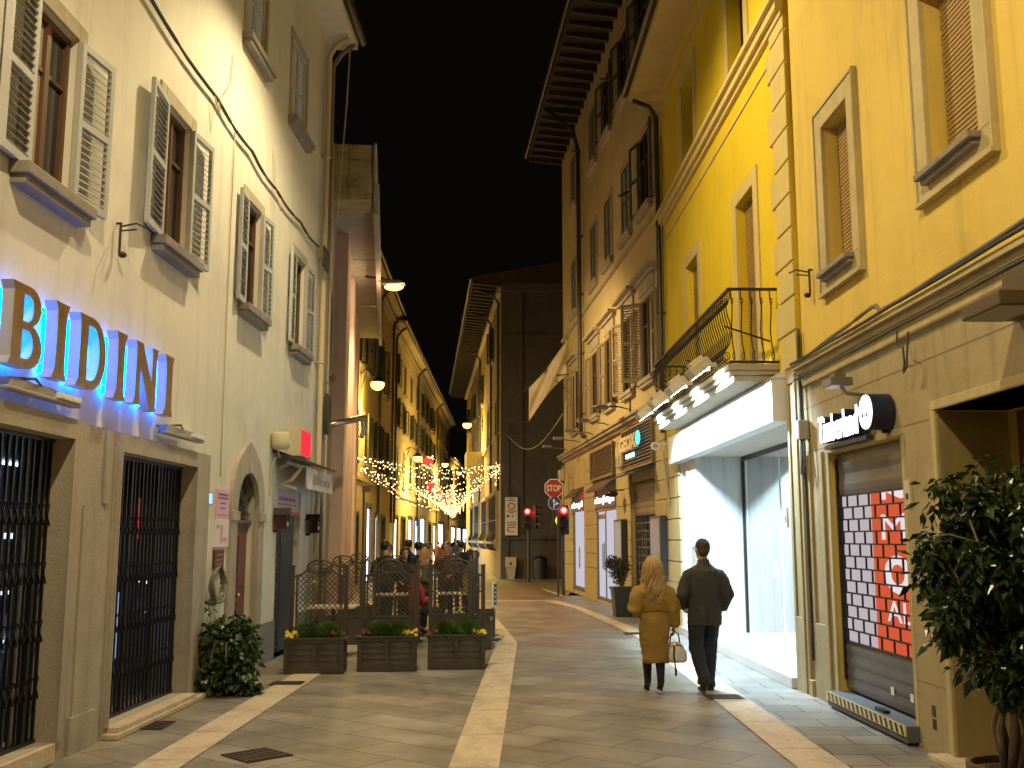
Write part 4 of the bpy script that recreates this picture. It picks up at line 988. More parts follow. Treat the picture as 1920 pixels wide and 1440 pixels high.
m = F2.mb(); m.box(2.2, 3.6, -1.6, -1.0, .13, .2); m.box(2.2, 2.24, -1.4, -1.36, .2, 2.0); m.box(3.56, 3.6, -1.4, -1.36, .2, 2.0); m.box(2.2, 3.6, -1.4, -1.36, 2.0, 2.04); m.build('clothes_rail', M_steel, b2)
m = F2.mb()
for i in range(9):
    u = 2.3+i*.14; m.prism([(-.2,1.15), (.2,1.15), (.16,1.8), (.05,1.95), (-.05,1.95), (-.16,1.8)], lambda p, a: (a, -1.38+p[0], p[1]), u, u+.05)
m.build('hanging_clothes', mk('hanging_garments', (.10,.12,.17), .8, var=.4, vs=5), b2)
m = F2.mb(); m.box(.6, 2.0, -1.9, -1.2, .13, .55); m.box(4.6, 5.6, -4.2, -3.6, .13, 1.0); m.build('display_table', M_white, b2)
m = F2.mb()
for u in (2.5, 2.9, 3.3): m.ell((u,-1.25,.25), (.14,.06,.05), 10, 6); m.ell((u+.08,-1.25,.3), (.05,.05,.07), 8, 6)
m.build('shoes', mk('dark_shoe_leather', (.06,.05,.06), .4), b2, smooth=True)
# balcony
bal = F2.mb(); bal.box(.80, 6.82, 0, .66, 3.86, 3.93); bal.box(.84, 6.78, 0, .62, 3.80, 3.86); bal.box(.88, 6.74, 0, .57, 3.72, 3.80)
bc = bal.build('balcony_slab', M_trim, b2, bevel=.01)
m = F2.mb()
def baluster(px, py, dx, dy):
    """bellied iron baluster; d is the outward direction"""
    P = [(0,.95,-.0), (.0,.86,0), (.05,.74,0), (.03,.62,0), (-.02,.45,0), (.02,.25,0), (.10,.13,0), (.12,.06,0), (.05,.0,0)]
    m.tube([(px+dx*a, py+dy*a, 3.94+z) for a, z, _ in [(p[0], p[1], 0) for p in P]], .009, 5)
    for zc, r in ((.80,.045), (.10,.05)):
        m.tube([(px+dx*(.06+r*math.cos(t)), py+dy*(.06+r*math.cos(t)), 3.94+zc+r*math.sin(t)) for t in [k*PI/4 for k in range(9)]], .006, 5, False)
k = 48
for i in range(k+1): baluster(.86+5.9*i/k, .60, 0, 1)
for i in range(5): baluster(.86, .08+.125*i, -1, 0); baluster(6.76, .08+.125*i, 1, 0)
for z, h in ((4.885,.035), (3.945,.03)):
    m.box(.80, 6.82, .60, .635, z, z+h); m.box(.80, .835, 0, .60, z, z+h); m.box(6.785, 6.82, 0, .60, z, z+h)
m.bar((3.8,.6,4.5), (3.8,.0,4.3), .02); m.bar((1.2,.6,4.5), (1.2,.0,4.3), .02)
m.build('balcony_railing', M_iron, bc)
# balcony floodlights
M_fl = emi('floodlight_lens', (.93,.98,1), 30, True)
for k, (u, lab) in enumerate(((1.35,'floodlight nearest the camera under the iron balcony'), (2.95,'second floodlight from the camera under the iron balcony'), (4.55,'third floodlight from the camera under the iron balcony'), (6.15,'farthest floodlight under the iron balcony'))):
    t = F2.root('balcony_floodlight', u, .90, 3.93, lab, 'floodlight', 'floodlights under the balcony')
    m = F2.mb(); e1 = Vector((1,0,0)); e2 = Vector((0,.80,-.6)).normalized(); e3 = Vector((0,.6,.80)).normalized()
    m.obox((0,.02,.03), e1, e2, e3, .36, .30, .14); m.obox((0,.06,.12), e1, e2, e3, .2, .2, .06); m.bar((-.19,.0,.03), (-.19,-.18,.06), .02, .05); m.bar((.19,.0,.03), (.19,-.18,.06), .02, .05)
    m.build('housing', M_beige, t, bevel=.01)
    q = F2.mb(); c = Vector((0,.02,.03)) - e3*.0715
    q.obox(c, e1, e2, e3, .32, .26, .006); q.build('lens', M_fl, t)
    L = bpy.data.lights.new('floodlight_beam', 'SPOT'); L.energy = 1000; L.color = (.60,.84,1.); L.spot_size = R(128); L.spot_blend = .35; L.shadow_soft_size = .1
    o = bpy.data.objects.new('floodlight_beam', L); COL.objects.link(o); o.parent = t
    d = Vector((0,-.76,-.65)); o.rotation_euler = d.to_track_quat('-Z', 'Y').to_euler(); o.location = (0, -.03, -.08)
t = F2.root('round_camera', 9.0, .18, 3.62, 'round white camera or speaker under the far end of the lit fascia', 'camera')
m = F2.mb(); M90 = Matrix.Rotation(R(90), 4, 'Y') @ Matrix.Rotation(R(-35), 4, 'X'); m.lathe([(0,-.03), (.085,-.03), (.085,.03), (.06,.04), (0,.04)], 20, (0,.1,0), Matrix.Rotation(R(-90), 4, 'Y')); m.tube([(.08,-.15,.05), (.05,.08,.02)], .03, 6); m.build('body', M_white, t)
F2.mb().lathe([(0,-.032), (.05,-.032), (.05,-.04), (0,-.04)], 16, (0,.1,0), Matrix.Rotation(R(90), 4, 'Y')).build('lens', M_steel, t)
swag(F2, 'wall_cable', [(9.0,.12,3.5), (8.95,.1,3.2), (8.8,.1,2.9), (8.75,.06,2.4)], .02, M_cablel, 'pale cable hanging below the round white camera', 0)
m = F2.mb(); m.box(8.9,9.1,.0,.06,2.75,3.3); tag(m.build('meter_box', M_grey, loc=F2.W(0,0,0), rz=F2.ang), 'small grey box on the pier under the round white camera', 'box')
t = F2.root('intercom', .55, .05, 2.0, 'white doorbell panel on the pier beside the lit shop', 'intercom')
F2.mb().box(-.05, .05, 0, .03, -.12, .12).build('plate', M_white, t); F2.mb().box(-.02, .02, .031, .036, -.05, .03).build('button', M_grey, t)

# ------------------------------------------------------------------ RIGHT: tall building with shuttered windows
b3 = F3.root('tall_shuttered_building', 0, 0, 0, 'tall ochre building with shuttered windows and deep rafter eaves above three shops', 'building')
cols = [1.5, 3.7, 6.2, 8.6, 12.6]
rows3 = [(5.3,7.15,1.05), (9.25,11.05,1.05), (12.95,14.7,1.05)]
ops3 = [(c-w/2, c+w/2, a, b, .08) for (a, b, w) in rows3 for c in cols] + [(1.0,3.65,.05,3.08,.34,False), (5.45,8.65,.05,2.95,.36,False), (10.8,13.2,.12,2.95,.36,False)]
sheet(F3.mb(), 0, 15.46, 0, 15.7, ops3, 0, body=-8).build('wall', M_pl3, b3)
r3 = random.Random(2)
for (a, b, w) in rows3:
    for ci, c in enumerate(cols):
        u0, u1 = c-w/2, c+w/2
        if a < 6: lv = [('a',r3.uniform(160,176),w/2,M_shutb), ('b',128 if ci == 0 else r3.uniform(158,174),w/2,M_shutb)]
        elif r3.random() < .6: lv = [('a',0,w/2-.005,M_shutd,-.01), ('b',0,w/2-.005,M_shutd,-.01)]
        else: lv = [('a',172,w/2,M_shutd), ('b',168,w/2,M_shutd)]
        wn = window(F3, b3, u0, u1, a, b, .08, M_wood, (.13,.03,M_trim), (.2,.18,.14,M_trim), lv, curtain=a < 6)
        if a < 6:
            h = F3.mb(); h.box(u0-.4, u1+.4, -.01, .12, b+.42, b+.50); h.box(u0-.45, u1+.45, -.01, .24, b+.50, b+.58); h.box(u0-.22, u1+.22, -.01, .05, b+.13, b+.42); h.build('window_hood', M_trim, wn)
# awning bars on upper shutters (rods that prop them)
for k, c in enumerate((1.5, 3.7, 8.6)):
    F3.mb().bar((c+.5,.3,13.6-(9.0-5.2 if k == 0 else 0)), (c-.6,.75,13.1-(9.0-5.2 if k == 0 else 0)), .05).build('prop_rod', M_shutb, b3)
m = F3.mb(); m.box(-.0, 15.46, -.01, .08, 8.75, 8.85); m.build('string_course', M_trim, b3)
m = F3.mb(); m.box(-.02, 15.5, -.01, .10, 4.42, 4.5); m.box(-.02, 15.5, -.01, .2, 4.5, 4.58); m.box(-.02, 15.5, -.01, .26, 4.58, 4.64); m.build('shop_cornice', M_trim, b3)
for (ua, ub) in ((0,1.0), (3.65,5.45), (8.65,10.8), (13.2,15.46)):
    m = F3.mb(); z = .92; m.box(ua, ub, -.01, .045, .0, .9)
    while z < 4.2: m.box(ua+(.0 if ua else 0), ub, -.01, .04, z, min(z+.395, 4.4)); z += .41
    m.build('rusticated_pier', M_trim1, b3, bevel=.006)
eave(F3, b3, 0, 15.46, 15.7, 1.25, -8, 2.4, M_rafter, rafters=.62, thick=.1)
pipe(F3, b3, 10.7, 5.0, 14.2, .07, M_gut, .13, [(10.7,.3,14.9), (10.7,1.2,15.6)], foot=(10.2,.13,4.85))
pipe(F3, b3, 15.3, .2, 4.3, .035, M_pipey, .08)
# louvred panels over the shops
def louvre(F, u0, u1, z0, z1, mat):
    m = F.mb(); n = int((z1-z0)/.075)
    m.box(u0-.06, u0, 0.03, .12, z0-.06, z1+.06); m.box(u1, u1+.06, .03, .12, z0-.06, z1+.06); m.box(u0, u1, .03, .12, z1, z1+.06); m.box(u0, u1, .03, .12, z0-.06, z0)
    for i in range(n):
        z = z0 + (z1-z0)*(i+.5)/n; m.obox(((u0+u1)/2, .085, z), (1,0,0), (0,.7,-.7), (0,.7,.7), u1-u0, .06, .012)
    m.quad((u0,.035,z0), (u1,.035,z0), (u1,.035,z1), (u0,.035,z1))
    return m.build('louvre_panel', mat, b3)
louvre(F3, 5.6, 9.1, 3.45, 4.2, M_rollb)
lp = louvre(F3, .95, 4.2, 3.42, 4.32, M_rollb)
# shop 1: closed shutter
rs = roller(F3, 1.0, 3.65, 2.3, 3.05, -.09, .14, .02).build('roller_shutter', M_rollb, b3)
grille(F3, 1.0, 3.65, .06, 2.3, -.09, .2, .19, .035, False).build('grille_bars', M_dgrey, rs)
room(F3, .8, 3.8, .04, 3.1, -.345, -2.5).build('dark_shop_room', MATS['dark_shop_interior'], b3)
m = F3.mb(); m.prism([(.02,3.36), (.5,3.18), (.5,3.14), (.02,3.30)], lambda p, a: (a, p[0], p[1]), .9, 3.9); m.build('canopy', mk('navy_canopy', (.03,.035,.06), .7), b3)
# shops 2 and 3: lit glass
M_lit = emi('lilac_shop_light', (.72,.69,.80), .8, True)
for (a, b, z0, z1, nm) in ((5.45,8.65,.05,2.5,'glass_door'), (10.8,13.2,.15,2.68,'display_window')):
    f = F3.mb(); n = -.1
    f.box(a, a+.16, n, .0, z0, z1); f.box(b-.12, b, n, .0, z0, z1); f.box(a, b, n, .005, z1, 2.95); f.box(a+.16, b-.12, n, -.01, z0, z0+.1)
    if nm == 'glass_door': f.box((a+b)/2+.25, (a+b)/2+.37, n, -.012, z0+.1, z1); f.box((a+b)/2+.37, b-.12, n, -.012, 2.30, 2.42)
    fr = f.build(nm, mk('taupe_shop_frame', (.13,.115,.105), .5), b3)
    F3.mb().quad((a+.1,-.03,z0+.05), (b-.05,-.03,z0+.05), (b-.05,-.03,z1), (a+.1,-.03,z1)).build('lit_glass', M_lit, fr)
    
    if nm == 'glass_door':
        m = F3.mb()
        for u in ((a+b)/2+.18, (a+b)/2+.42): m.tube([(u,-.02,.9), (u,.05,.95), (u,.05,1.6), (u,-.02,1.65)], .018, 6)
        m.build('door_handle', M_steel, fr)
    else:
        m = F3.mb(); disc(m, 12.2, 1.15, .17, .36, -.024, -.021); q = m.build('black_oval_sticker', M_black, fr)
        m = F3.mb()
        for i in range(4): m.box(12.12, 12.28, -.020, -.018, .98+i*.09, 1.03+i*.09)
        m.build('sticker_print', M_paper, q)
for (a, b, txt, lab) in ((5.5,8.7,'sineqlongui','white lit shop lettering over the glass double door'), (10.85,13.3,'sineqol','white lit shop lettering over the far display window')):
    t = F3.root('lit_shop_sign', (a+b)/2, .02, 2.66, lab, 'sign')
    F3.mb().box(a-(a+b)/2, b-(a+b)/2, 0, .03, -.06, .3).build('backing', mk('taupe_sign_board', (.12,.10,.09), .6), t)
    m = F3.mb(); put_polys(m, text_polys(txt, .02), (b-a)/2-.12, -(b-a)/2+.2, 0.02, .26, .035, .05); m.build('lettering', emi('sign_cool_white', (.85,.95,1), 5, True), t)
    aw = F3.root('shop_awning', (a+b)/2, .02, 3.0, 'brown folded awning '+('above the glass double door' if a < 6 else 'above the far display window'), 'awning')
    m = F3.mb(); m.prism([(0,.36), (.28,.1), (.26,.04), (0,.3)], lambda p, q_: (q_, p[0], p[1]), a-(a+b)/2+.5, b-(a+b)/2+.1); m.build('canopy', mk('brown_awning_cloth', (.14,.085,.05), .8), aw)
    m = F3.mb(); m.prism([(0,.36), (.28,.1), (.26,.04), (0,.3)], lambda p, q_: (q_, p[0], p[1]), a-(a+b)/2, a-(a+b)/2+.5); m.build('canopy_end', mk('navy_awning_cloth', (.03,.05,.10), .8), aw)
# louvre mounted sign
t = F3.root('gilt_shop_sign', 2.75, .12, 3.8, 'gilt lettered sign with a blue globe on the brown louvre panel', 'sign')
m = F3.mb(); put_polys(m, text_polys('GEOX', .05), 1.15, -.75, .0, .36, .04, .12); m.build('letters', mk('pale_gilt', (.75,.58,.38), .4), t)
m = F3.mb(); m.ell((-.93,.1,.2), (.15,.05,.17)); m.build('blue_globe', emi('globe_blue', (.15,.75,1), 1.6, True), t, smooth=True)
for i in range(3): F3.mb().box(.6-i*.36, .45-i*.36, .039, .08, -.18, -.07).build('small_lettering', emi('sign_cyan', (.6,.9,1), 1.6), t)
for u, lab in ((4.75,'pale rounded alarm box on the pier between the two louvre panels'), (4.35,'pale alarm box touching the near louvre panel')):
    t = F3.root('alarm_box', u, .04, 3.75, lab, 'alarm box')
    F3.mb().box(-.16, .16, 0, .12, -.25, .3).build('casing', M_beige, t, bevel=.05); F3.mb().box(-.03, .03, .121, .13, -.2, .02).build('slot', M_black, t)
for u, lab in ((6.0,'arm lamp over the near shop doors on the ochre wall'), (8.5,'second arm lamp along the ochre wall'), (11,'third arm lamp along the ochre wall'), (13.9,'farthest arm lamp along the ochre wall')):
    t = F3.root('arm_lamp', u, .0, 4.78, lab, 'wall lamp', 'arm lamps over the shops')
    m = F3.mb(); m.tube([(0,0,-.08), (-.02,.25,.0), (.05,.75,.05)], .018, 6); m.build('arm', M_pipe, t); F3.mb().box(-.12, .12, .66, .95, .03, .12).build('lamp_head', M_pipe, t, bevel=.01)
t = F3.root('arm_lamp', 3.6, 0, 4.9, 'flat wide arm lamp beside the balcony on the ochre wall', 'wall lamp')
m = F3.mb(); m.tube([(0,0,.35), (0,.0,-.05), (0,.3,.02), (0,.6,.02)], .02, 6); m.box(-.03,.03,0,.03,-.1,.4); m.build('arm', M_iron, t); F3.mb().ell((.0,.75,.0), (.3,.22,.06)).build('lamp_head', M_pipe, t, smooth=True)
t = F3.root('hood_lamp', 4.4, .05, 2.85, 'black hooded lamp at the canopy end of the closed shutter', 'wall lamp')
F3.mb().ell((0,.3,0), (.2,.16,.09)).build('hood', M_black, t, smooth=True); F3.mb().tube([(0,0,.1), (0,.25,.08)], .02, 6).build('arm', M_black, t)
for u, lab in ((4.55,'dark framed poster case between the glass door and the closed shutter'), (.42,'dark framed poster case at the near edge of the closed shutter')):
    t = F3.root('poster_case', u, .05, .98, lab, 'poster case')
    m = F3.mb(); m.box(-.5, .5, 0, .14, 0, 1.24); m.build('case', M_dgrey, t, bevel=.01)
    F3.mb().quad((-.42,.142,.06), (.42,.142,.06), (.42,.142,1.18), (-.42,.142,1.18)).build('poster', mk('dim_poster', (.22,.16,.10), .3, var=.6, vs=2.2, aniso=(1,1,2)), t)
t = F3.root('street_plaque', 14.3, .045, 3.62, 'pale marble street name plaque at the corner by the stop sign', 'plaque')
F3.mb().box(-.4, .4, 0, .03, -.3, .3).build('plate', M_trim1, t); m = F3.mb(); m.box(-.25,.25,.03,.032,.05,.1); m.box(-.2,.2,.03,.032,-.06,-.01); m.build('engraving', M_grey, t)
t = F3.root('alarm_box', 15.2, .04, 3.95, 'small pale box at the far corner above the street plaque', 'alarm box')
F3.mb().box(-.15,.15,0,.2,-.2,.2).build('casing', M_beige, t, bevel=.03); F3.mb().box(-.05,.05,.2,.21,-.1,.1).build('slot', M_grey, t)
# hanging banner between two poles
t = empty('hanging_banner', (1.72, 35.2, 5.6), 0, 'ivory cloth banner with a dark mark hung between two poles over the crossing', 'banner')
m = MB(); nu, nv = 22, 16; g = []
for j in range(nv+1):
    for i in range(nu+1):
        a = i/nu; b = j/nv
        x = .16-1.30*a; z0 = 1.75-1.62*a+.10*math.sin(PI*a); z1 = 3.0-1.72*a-.25*math.sin(PI*a)*.6
        z = z0+(z1-z0)*b; y = .12*math.sin(8*a+5*b)*math.sin(PI*b*.9+.3)+.06*math.sin(15*a-7*b)
        g.append((x, y-.2, z))
fsx = [(j*(nu+1)+i, j*(nu+1)+i+1, (j+1)*(nu+1)+i+1, (j+1)*(nu+1)+i) for j in range(nv) for i in range(nu)]
m.add(g, fsx); cl_ = m.build('cloth', M_cloth, t, smooth=True); sm = cl_.modifiers.new('Solidify', 'SOLIDIFY'); sm.thickness = .006
MB().bar((-.62,-.36,1.98), (-.70,-.38,1.78), .09, .012).build('dark_mark', mk('banner_print', (.06,.05,.04), .8), t)
m = MB(); m.tube([(.25,-.2,3.05), (-1.15,-.2,1.32), (-1.62,-.2,.92)], .018, 6); m.tube([(-1.15,-.2,.12), (-1.7,-.2,.06)], .016, 6); m.tube([(.25,-.2,1.75), (-.35,-.2,1.7)], .016, 6); m.tube([(.25,-.2,1.1), (-.3,-.2,1.62)], .014, 6)
m.build('pole', M_iron, t)
m = MB(); pts = []
for i in range(15):
    a = i/14; pts.append((1.75-2.05*a, 35.2+11*a, 6.0+.5*a-1.1*math.sin(PI*a)*.9))
tag(m.tube(pts, .018, 6).build('overhead_wire', M_cablel, smooth=True), 'pale cable sagging from the banner bracket to the dark building', 'wire')

# ------------------------------------------------------------------ beyond the crossing
def wins4():
    return [(3,6.6,8.3), (9,6.7,8.6), (14.5,6.7,8.8), (20,6.7,8.8), (26,6.7,8.8), (32,6.7,8.8), (5,10.6,12.2), (14,9.6,11.2), (22,9.6,11.2), (30,9.6,11.2)]
b4 = F4.root('overhanging_roof_building', 0, 0, 0, 'patchy golden building with barred ground floor windows under a wide dark overhanging roof', 'building')
ops4 = [(u-.5, u+.5, a, b, .07) for u, a, b in wins4()] + [(2.0,7.4,1.7,3.7,.25), (9,14,1.7,3.7,.25), (17,22,1.7,3.7,.25), (24,28,1.7,3.7,.25)]
sheet(F4.mb(), 0, 37, 0, 13.3, ops4, 0, body=-6).build('wall', M_pl4, b4)
for u, a, b in wins4():
    window(F4, b4, u-.5, u+.5, a, b, .07, M_wood, (.14,.04,M_trim), (.15,.15,.12,M_trim), [('a',150,.5,M_shutd), ('b',150,.5,M_shutd)] if b > 9 else (), cross=False)
for (a, b) in ((2.0,7.4), (9,14), (17,22), (24,28)):
    f = F4.mb(); f.box(a-.15, a, -.01, .1, 1.6, 3.8); f.box(b, b+.15, -.01, .1, 1.6, 3.8); f.box(a-.2, b+.2, -.01, .16, 3.8, 3.95); f.box(a-.2, b+.2, -.01, .25, 1.5, 1.62)
    w = f.build('barred_window', M_trim, b4)
    F4.mb().quad((a,-.2,1.62), (b,-.2,1.62), (b,-.2,3.8), (a,-.2,3.8)).build('pane', M_glassd, w)
    m = F4.mb(); k = int((b-a)/.4)
    for i in range(k+1): u = a+(b-a)*i/k; m.tube([(u,.06,3.78), (u,.06,2.1), (u,.22,1.75), (u,.2,1.35), (u,.06,1.2)], .02, 5)
    m.box(a, b, .05, .07, 2.6, 2.64); m.build('window_bars', M_iron, w)
m = F4.mb(); m.box(0, 37, -.01, .09, 6.42, 6.55); m.box(0, 37, -.01, .04, .0, .9); m.box(0,37,-.01,.2,12.95,13.3); m.build('string_course', M_trim1, b4)
bcn = F4.mb(); bcn.box(13, 16, 0, 1.0, 5.6, 5.8); bcn.box(13, 16, .9, 1.0, 5.8, 6.7); bcn.box(13, 13.1, 0, .9, 5.8, 6.7); bcn.box(15.9, 16, 0, .9, 5.8, 6.7); bcn.box(13.3,13.6,0,.6,5.1,5.6); bcn.box(15.4,15.7,0,.6,5.1,5.6); bcn.build('balcony', M_trim, b4)
for u in (.5, 5.5, 16): pipe(F4, b4, u, 3.9, 12.6, .06, M_gut, .1, [(u,.35,12.95), (u,1.2,13.25)])
# the dark side wall and the roof
ops = [(9.5-2.84, 9.5-2.39, 11.0, 12.03, .15), (9.5-2.8, 9.5-2.35, 6.5, 8.2, .15), (3,4,6.5,8.2,.15)]
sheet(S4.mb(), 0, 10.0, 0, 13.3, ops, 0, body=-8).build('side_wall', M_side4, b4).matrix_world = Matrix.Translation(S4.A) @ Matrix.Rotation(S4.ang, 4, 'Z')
def s4part(m, name, mat):
    o = m.build(name, mat, b4); o.matrix_parent_inverse = Matrix.Identity(4)
    o.matrix_basis = (Matrix.Translation(F4.A) @ Matrix.Rotation(F4.ang, 4, 'Z')).inverted() @ Matrix.Translation(S4.A) @ Matrix.Rotation(S4.ang, 4, 'Z'); return o
bpy.data.objects['side_wall'].matrix_basis = (Matrix.Translation(F4.A) @ Matrix.Rotation(F4.ang, 4, 'Z')).inverted() @ Matrix.Translation(S4.A) @ Matrix.Rotation(S4.ang, 4, 'Z')
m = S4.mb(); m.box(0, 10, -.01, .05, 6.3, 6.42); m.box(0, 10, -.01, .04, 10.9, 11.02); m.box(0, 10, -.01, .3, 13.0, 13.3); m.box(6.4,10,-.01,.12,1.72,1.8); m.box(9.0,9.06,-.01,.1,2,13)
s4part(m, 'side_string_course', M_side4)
m = S4.mb(); m.box(6.6, 7.9, -.02, .03, .1, 1.65); s4part(m, 'blocked_doorway', mk('brown_blocked_door', (.12,.08,.065), .9))
for (a, b, c, d, e) in ops:
    m = S4.mb(); m.quad((a,-.13,c), (b,-.13,c), (b,-.13,d), (a,-.13,d)); s4part(m, 'window', M_glassd)
eave(F4, b4, -.6, 37, 13.3, 1.35, -10, 2.4, M_rafter, rafters=.7, thick=.12)
def back_house(name, label, x0, x1, y, h, rise, mat):
    b = empty(name, (0, 0, 0), 0, label, 'building'); MB().box(x0, x1, y, y+8, 0, h).build('wall', mat, b)
    m = MB(); m.prism([(x0-.4,h), (x1+.4,h), ((x0+x1)/2,h+rise)], lambda p, a: (p[0], a, p[1]), y-.5, y+8.5); m.build('roof', M_tile, b)
    for x in (x0+.25*(x1-x0), x0+.7*(x1-x0)):
        f = MB().box(x-.6, x+.6, y-.05, y+.05, h-3, h-1.3).build('window', M_trim, b); MB().box(x-.5, x+.5, y-.07, y-.052, h-2.9, h-1.4).build('pane', M_glassd, f)
back_house('gabled_house', 'dark roofed gabled house closing the view beyond the far street', -9.6, 1.5, 148, 11.5, 3.2, M_plC)
# ------------------------------------------------------------------ street lamps
SOD = (1., .79, .43)
M_lampy = emi('sodium_bulb', (1,.60,.12), 5)
M_lampp = emi('peach_bulb', (1,.42,.14), 4.5)
def lamp_light(parent, loc, power, col, rad=.12, spot=None, aim=None):
    L = bpy.data.lights.new('lamp_light', 'SPOT' if spot else 'POINT'); L.energy = power; L.color = col; L.shadow_soft_size = rad
    if spot: L.spot_size = R(spot); L.spot_blend = .45
    o = bpy.data.objects.new('lamp_light', L); COL.objects.link(o); o.parent = parent; o.location = loc
    if aim: o.rotation_euler = Vector(aim).to_track_quat('-Z', 'Y').to_euler()
    return o
def wall_lamp(x, y, z, wx, wy, power, label, col=(1,.68,.17), size=.26):
    t = empty('street_lamp', (x, y, z), 0, label, 'street lamp')
    m = MB(); dx, dy = wx-x, wy-y
    m.tube([(dx,dy,.35), (dx*.6,dy*.6,.55), (dx*.15,dy*.15,.42), (0,0,.2)], .025, 7); m.tube([(dx,dy,-.3), (dx*.6,dy*.6,.5)], .018, 6); m.tube([(dx,dy,-.4), (dx,dy,.5)], .03, 6)
    m.build('bracket', M_iron, t)
    MB().lathe([(0,.26), (.05,.25), (size*.6,.16), (size*1.15,.03), (size*1.1,.015), (0,.03)], 18).build('shade', M_iron, t, smooth=True)
    MB().ell((0,0,-.06), (size,size,size*.85), 14, 10).build('globe', M_lampy, t, smooth=True)
    lamp_light(t, (0,0,-.38), power*.4, col, .4); lamp_light(t, (0,0,-.42), power*2.3, col, .4, 142, (0,0,-1))
    return t
wall_lamp(-5.02, 38, 7.5, -5.66, 38, 750, 'glowing globe lamp on a bracket on the golden building past the concrete slab')
wall_lamp(-2.63, 60, 8.4, -1.70, 60, 1400, 'glowing globe lamp on the right hand side of the far street under the wide roof')
wall_lamp(-5.2, 56.7, 6.2, -5.93, 56.7, 900, 'glowing wall lamp on the pale cornice building, nearest of the far row')
wall_lamp(-5.2, 80, 7.5, -5.98, 80, 1500, 'glowing wall lamp midway along the far street, left of the lowest lamp')
wall_lamp(-5.3, 103, 8.3, -6.0, 103, 1800, 'farthest glowing wall lamp near the end of the street')
# flat lamp on the concrete fascia
t = empty('street_lamp', (-3.06, 26, 8.2), 0, 'wide peach glowing street lamp held out from the concrete roof slab', 'street lamp')
m = MB(); m.tube([(-.75,0,.28), (-.3,0,.22), (0,0,.14)], .03, 8); m.build('bracket', M_iron, t)
m = MB(); m.prism([(-.32,.06), (.3,.06), (.22,.16), (-.3,.18)], lambda p, a: (p[0], a, p[1]), -.16, .16); m.build('housing', M_dgrey, t, bevel=.02)
MB().ell((0,0,-.005), (.25,.15,.095)).build('lens', M_lampp, t, smooth=True)
lamp_light(t, (0,0,-.16), 2600, (1,.70,.32), .4, 150, (.42,.36,-.83))
lamp_light(t, (.1,0,-.14), 210, (1,.70,.36), .3)
# two lamps hung over the near part of the street (above and behind the camera's view)
for (x, y, z, pw, ax, lab) in ((-1.5, 12.6, 10.2, 2000, .35, 'street lamp hung on a span wire high above the barred shop, over the frame'), (-1.0, 3.6, 8.8, 1750, .12, 'street lamp hung on a span wire above the photographer')):
    t = empty('street_lamp', (x, y, z), 0, lab, 'street lamp')
    MB().lathe([(0,.30), (.06,.28), (.16,.16), (.30,.0), (.29,-.02), (0,.02)], 20).build('shade', M_dgrey, t, smooth=True)
    MB().ell((0,0,-.02), (.13,.13,.1)).build('bulb', M_lampy, t, smooth=True)
    m = MB(); m.tube([(-2.0,0,.7), (0,0,.36), (4.9,0,.9)], .01, 5); m.tube([(0,0,.28), (0,0,.38)], .02, 6); m.build('span_wire', M_cable, t)
    lamp_light(t, (0,0,-.18), pw, SOD, .12, 150 if ax > .2 else 165, (ax,0,-1))

# ------------------------------------------------------------------ string lights
M_bulb = emi('fairy_bulb', (1,.70,.26), 8)
M_rose = emi('red_rosette', (1,.05,.04), 1.6)
M_rosew = emi('fairy_bulb_white', (1,.9,.7), 9)
rg = random.Random(9)
def garland(k, a, b, lab, sag, strands=4, n=62, rose=None, br=.019):
    t = empty('string_lights', a, 0, lab, 'string lights', 'light garlands across the far street')
    A = Vector((0,0,0)); B = Vector(b)-Vector(a); bl = MB(); wr = MB()
    for s in range(strands):
        off = Vector((0, (s-1.5)*.25, -.10*s)); pts = []
        sg = sag*(1+.18*(s-1))
        for i in range(n+1):
            f = i/n; p = A.lerp(B, f) + off*(.25+.75*math.sin(PI*f)); p.z -= sg*math.sin(PI*f)**1.1; pts.append(p)
        wr.tube(pts[::3]+[pts[-1]], .006, 4, False)
        for p in pts:
            q = p + Vector((rg.uniform(-.06,.06), rg.uniform(-.06,.06), rg.uniform(-.12,.02)))
            r = br*rg.uniform(.7, 1.25); bl.ell(q, (r,r,r), 6, 4)
    for (sx) in ((0,1),):
        pass
    for end in (A, B):
        for i in range(14): 
            q = end + Vector((rg.uniform(-.05,.05), rg.uniform(-.2,.2), rg.uniform(-.7,.05))); bl.ell(q, (br,br,br), 6, 4)
    wr.build('wire', M_cable, t); o = bl.build('light_chain', M_bulb, t)
    if rose:
        for f, dz in rose:
            c = A.lerp(B, f); c.z -= sag*math.sin(PI*f)**1.1 - dz; m = MB()
            for i in range(46):
                d = Vector((rg.uniform(-1,1), rg.uniform(-1,1), rg.uniform(-1,1))).normalized(); e = d.orthogonal().normalized()*.1
                m.tube([c+d*.06-e*.7, c+d*.22, c+d*.16+e*.7], .013, 4, False)
            m.build('rosette', M_rose, t)
            m = MB()
            for i in range(16):
                d = Vector((rg.uniform(-1,1), rg.uniform(-1,1), rg.uniform(-1,1))).normalized(); m.ell(c+d*.28, (.025,.025,.025), 6, 4)
            m.build('rosette_lights', M_bulb, t)
garland(0, (-5.7,37,4.75), (-.62,46.4,5.1), 'nearest garland of warm white string lights with a red rosette across the street', .45, 3, 54, [(.46,.35)])
garland(1, (-5.75,38.5,4.5), (-.75,48.0,4.9), 'second garland of warm string lights dipping below the nearest one', 1.0, 4, 60, [(.48,.2)])
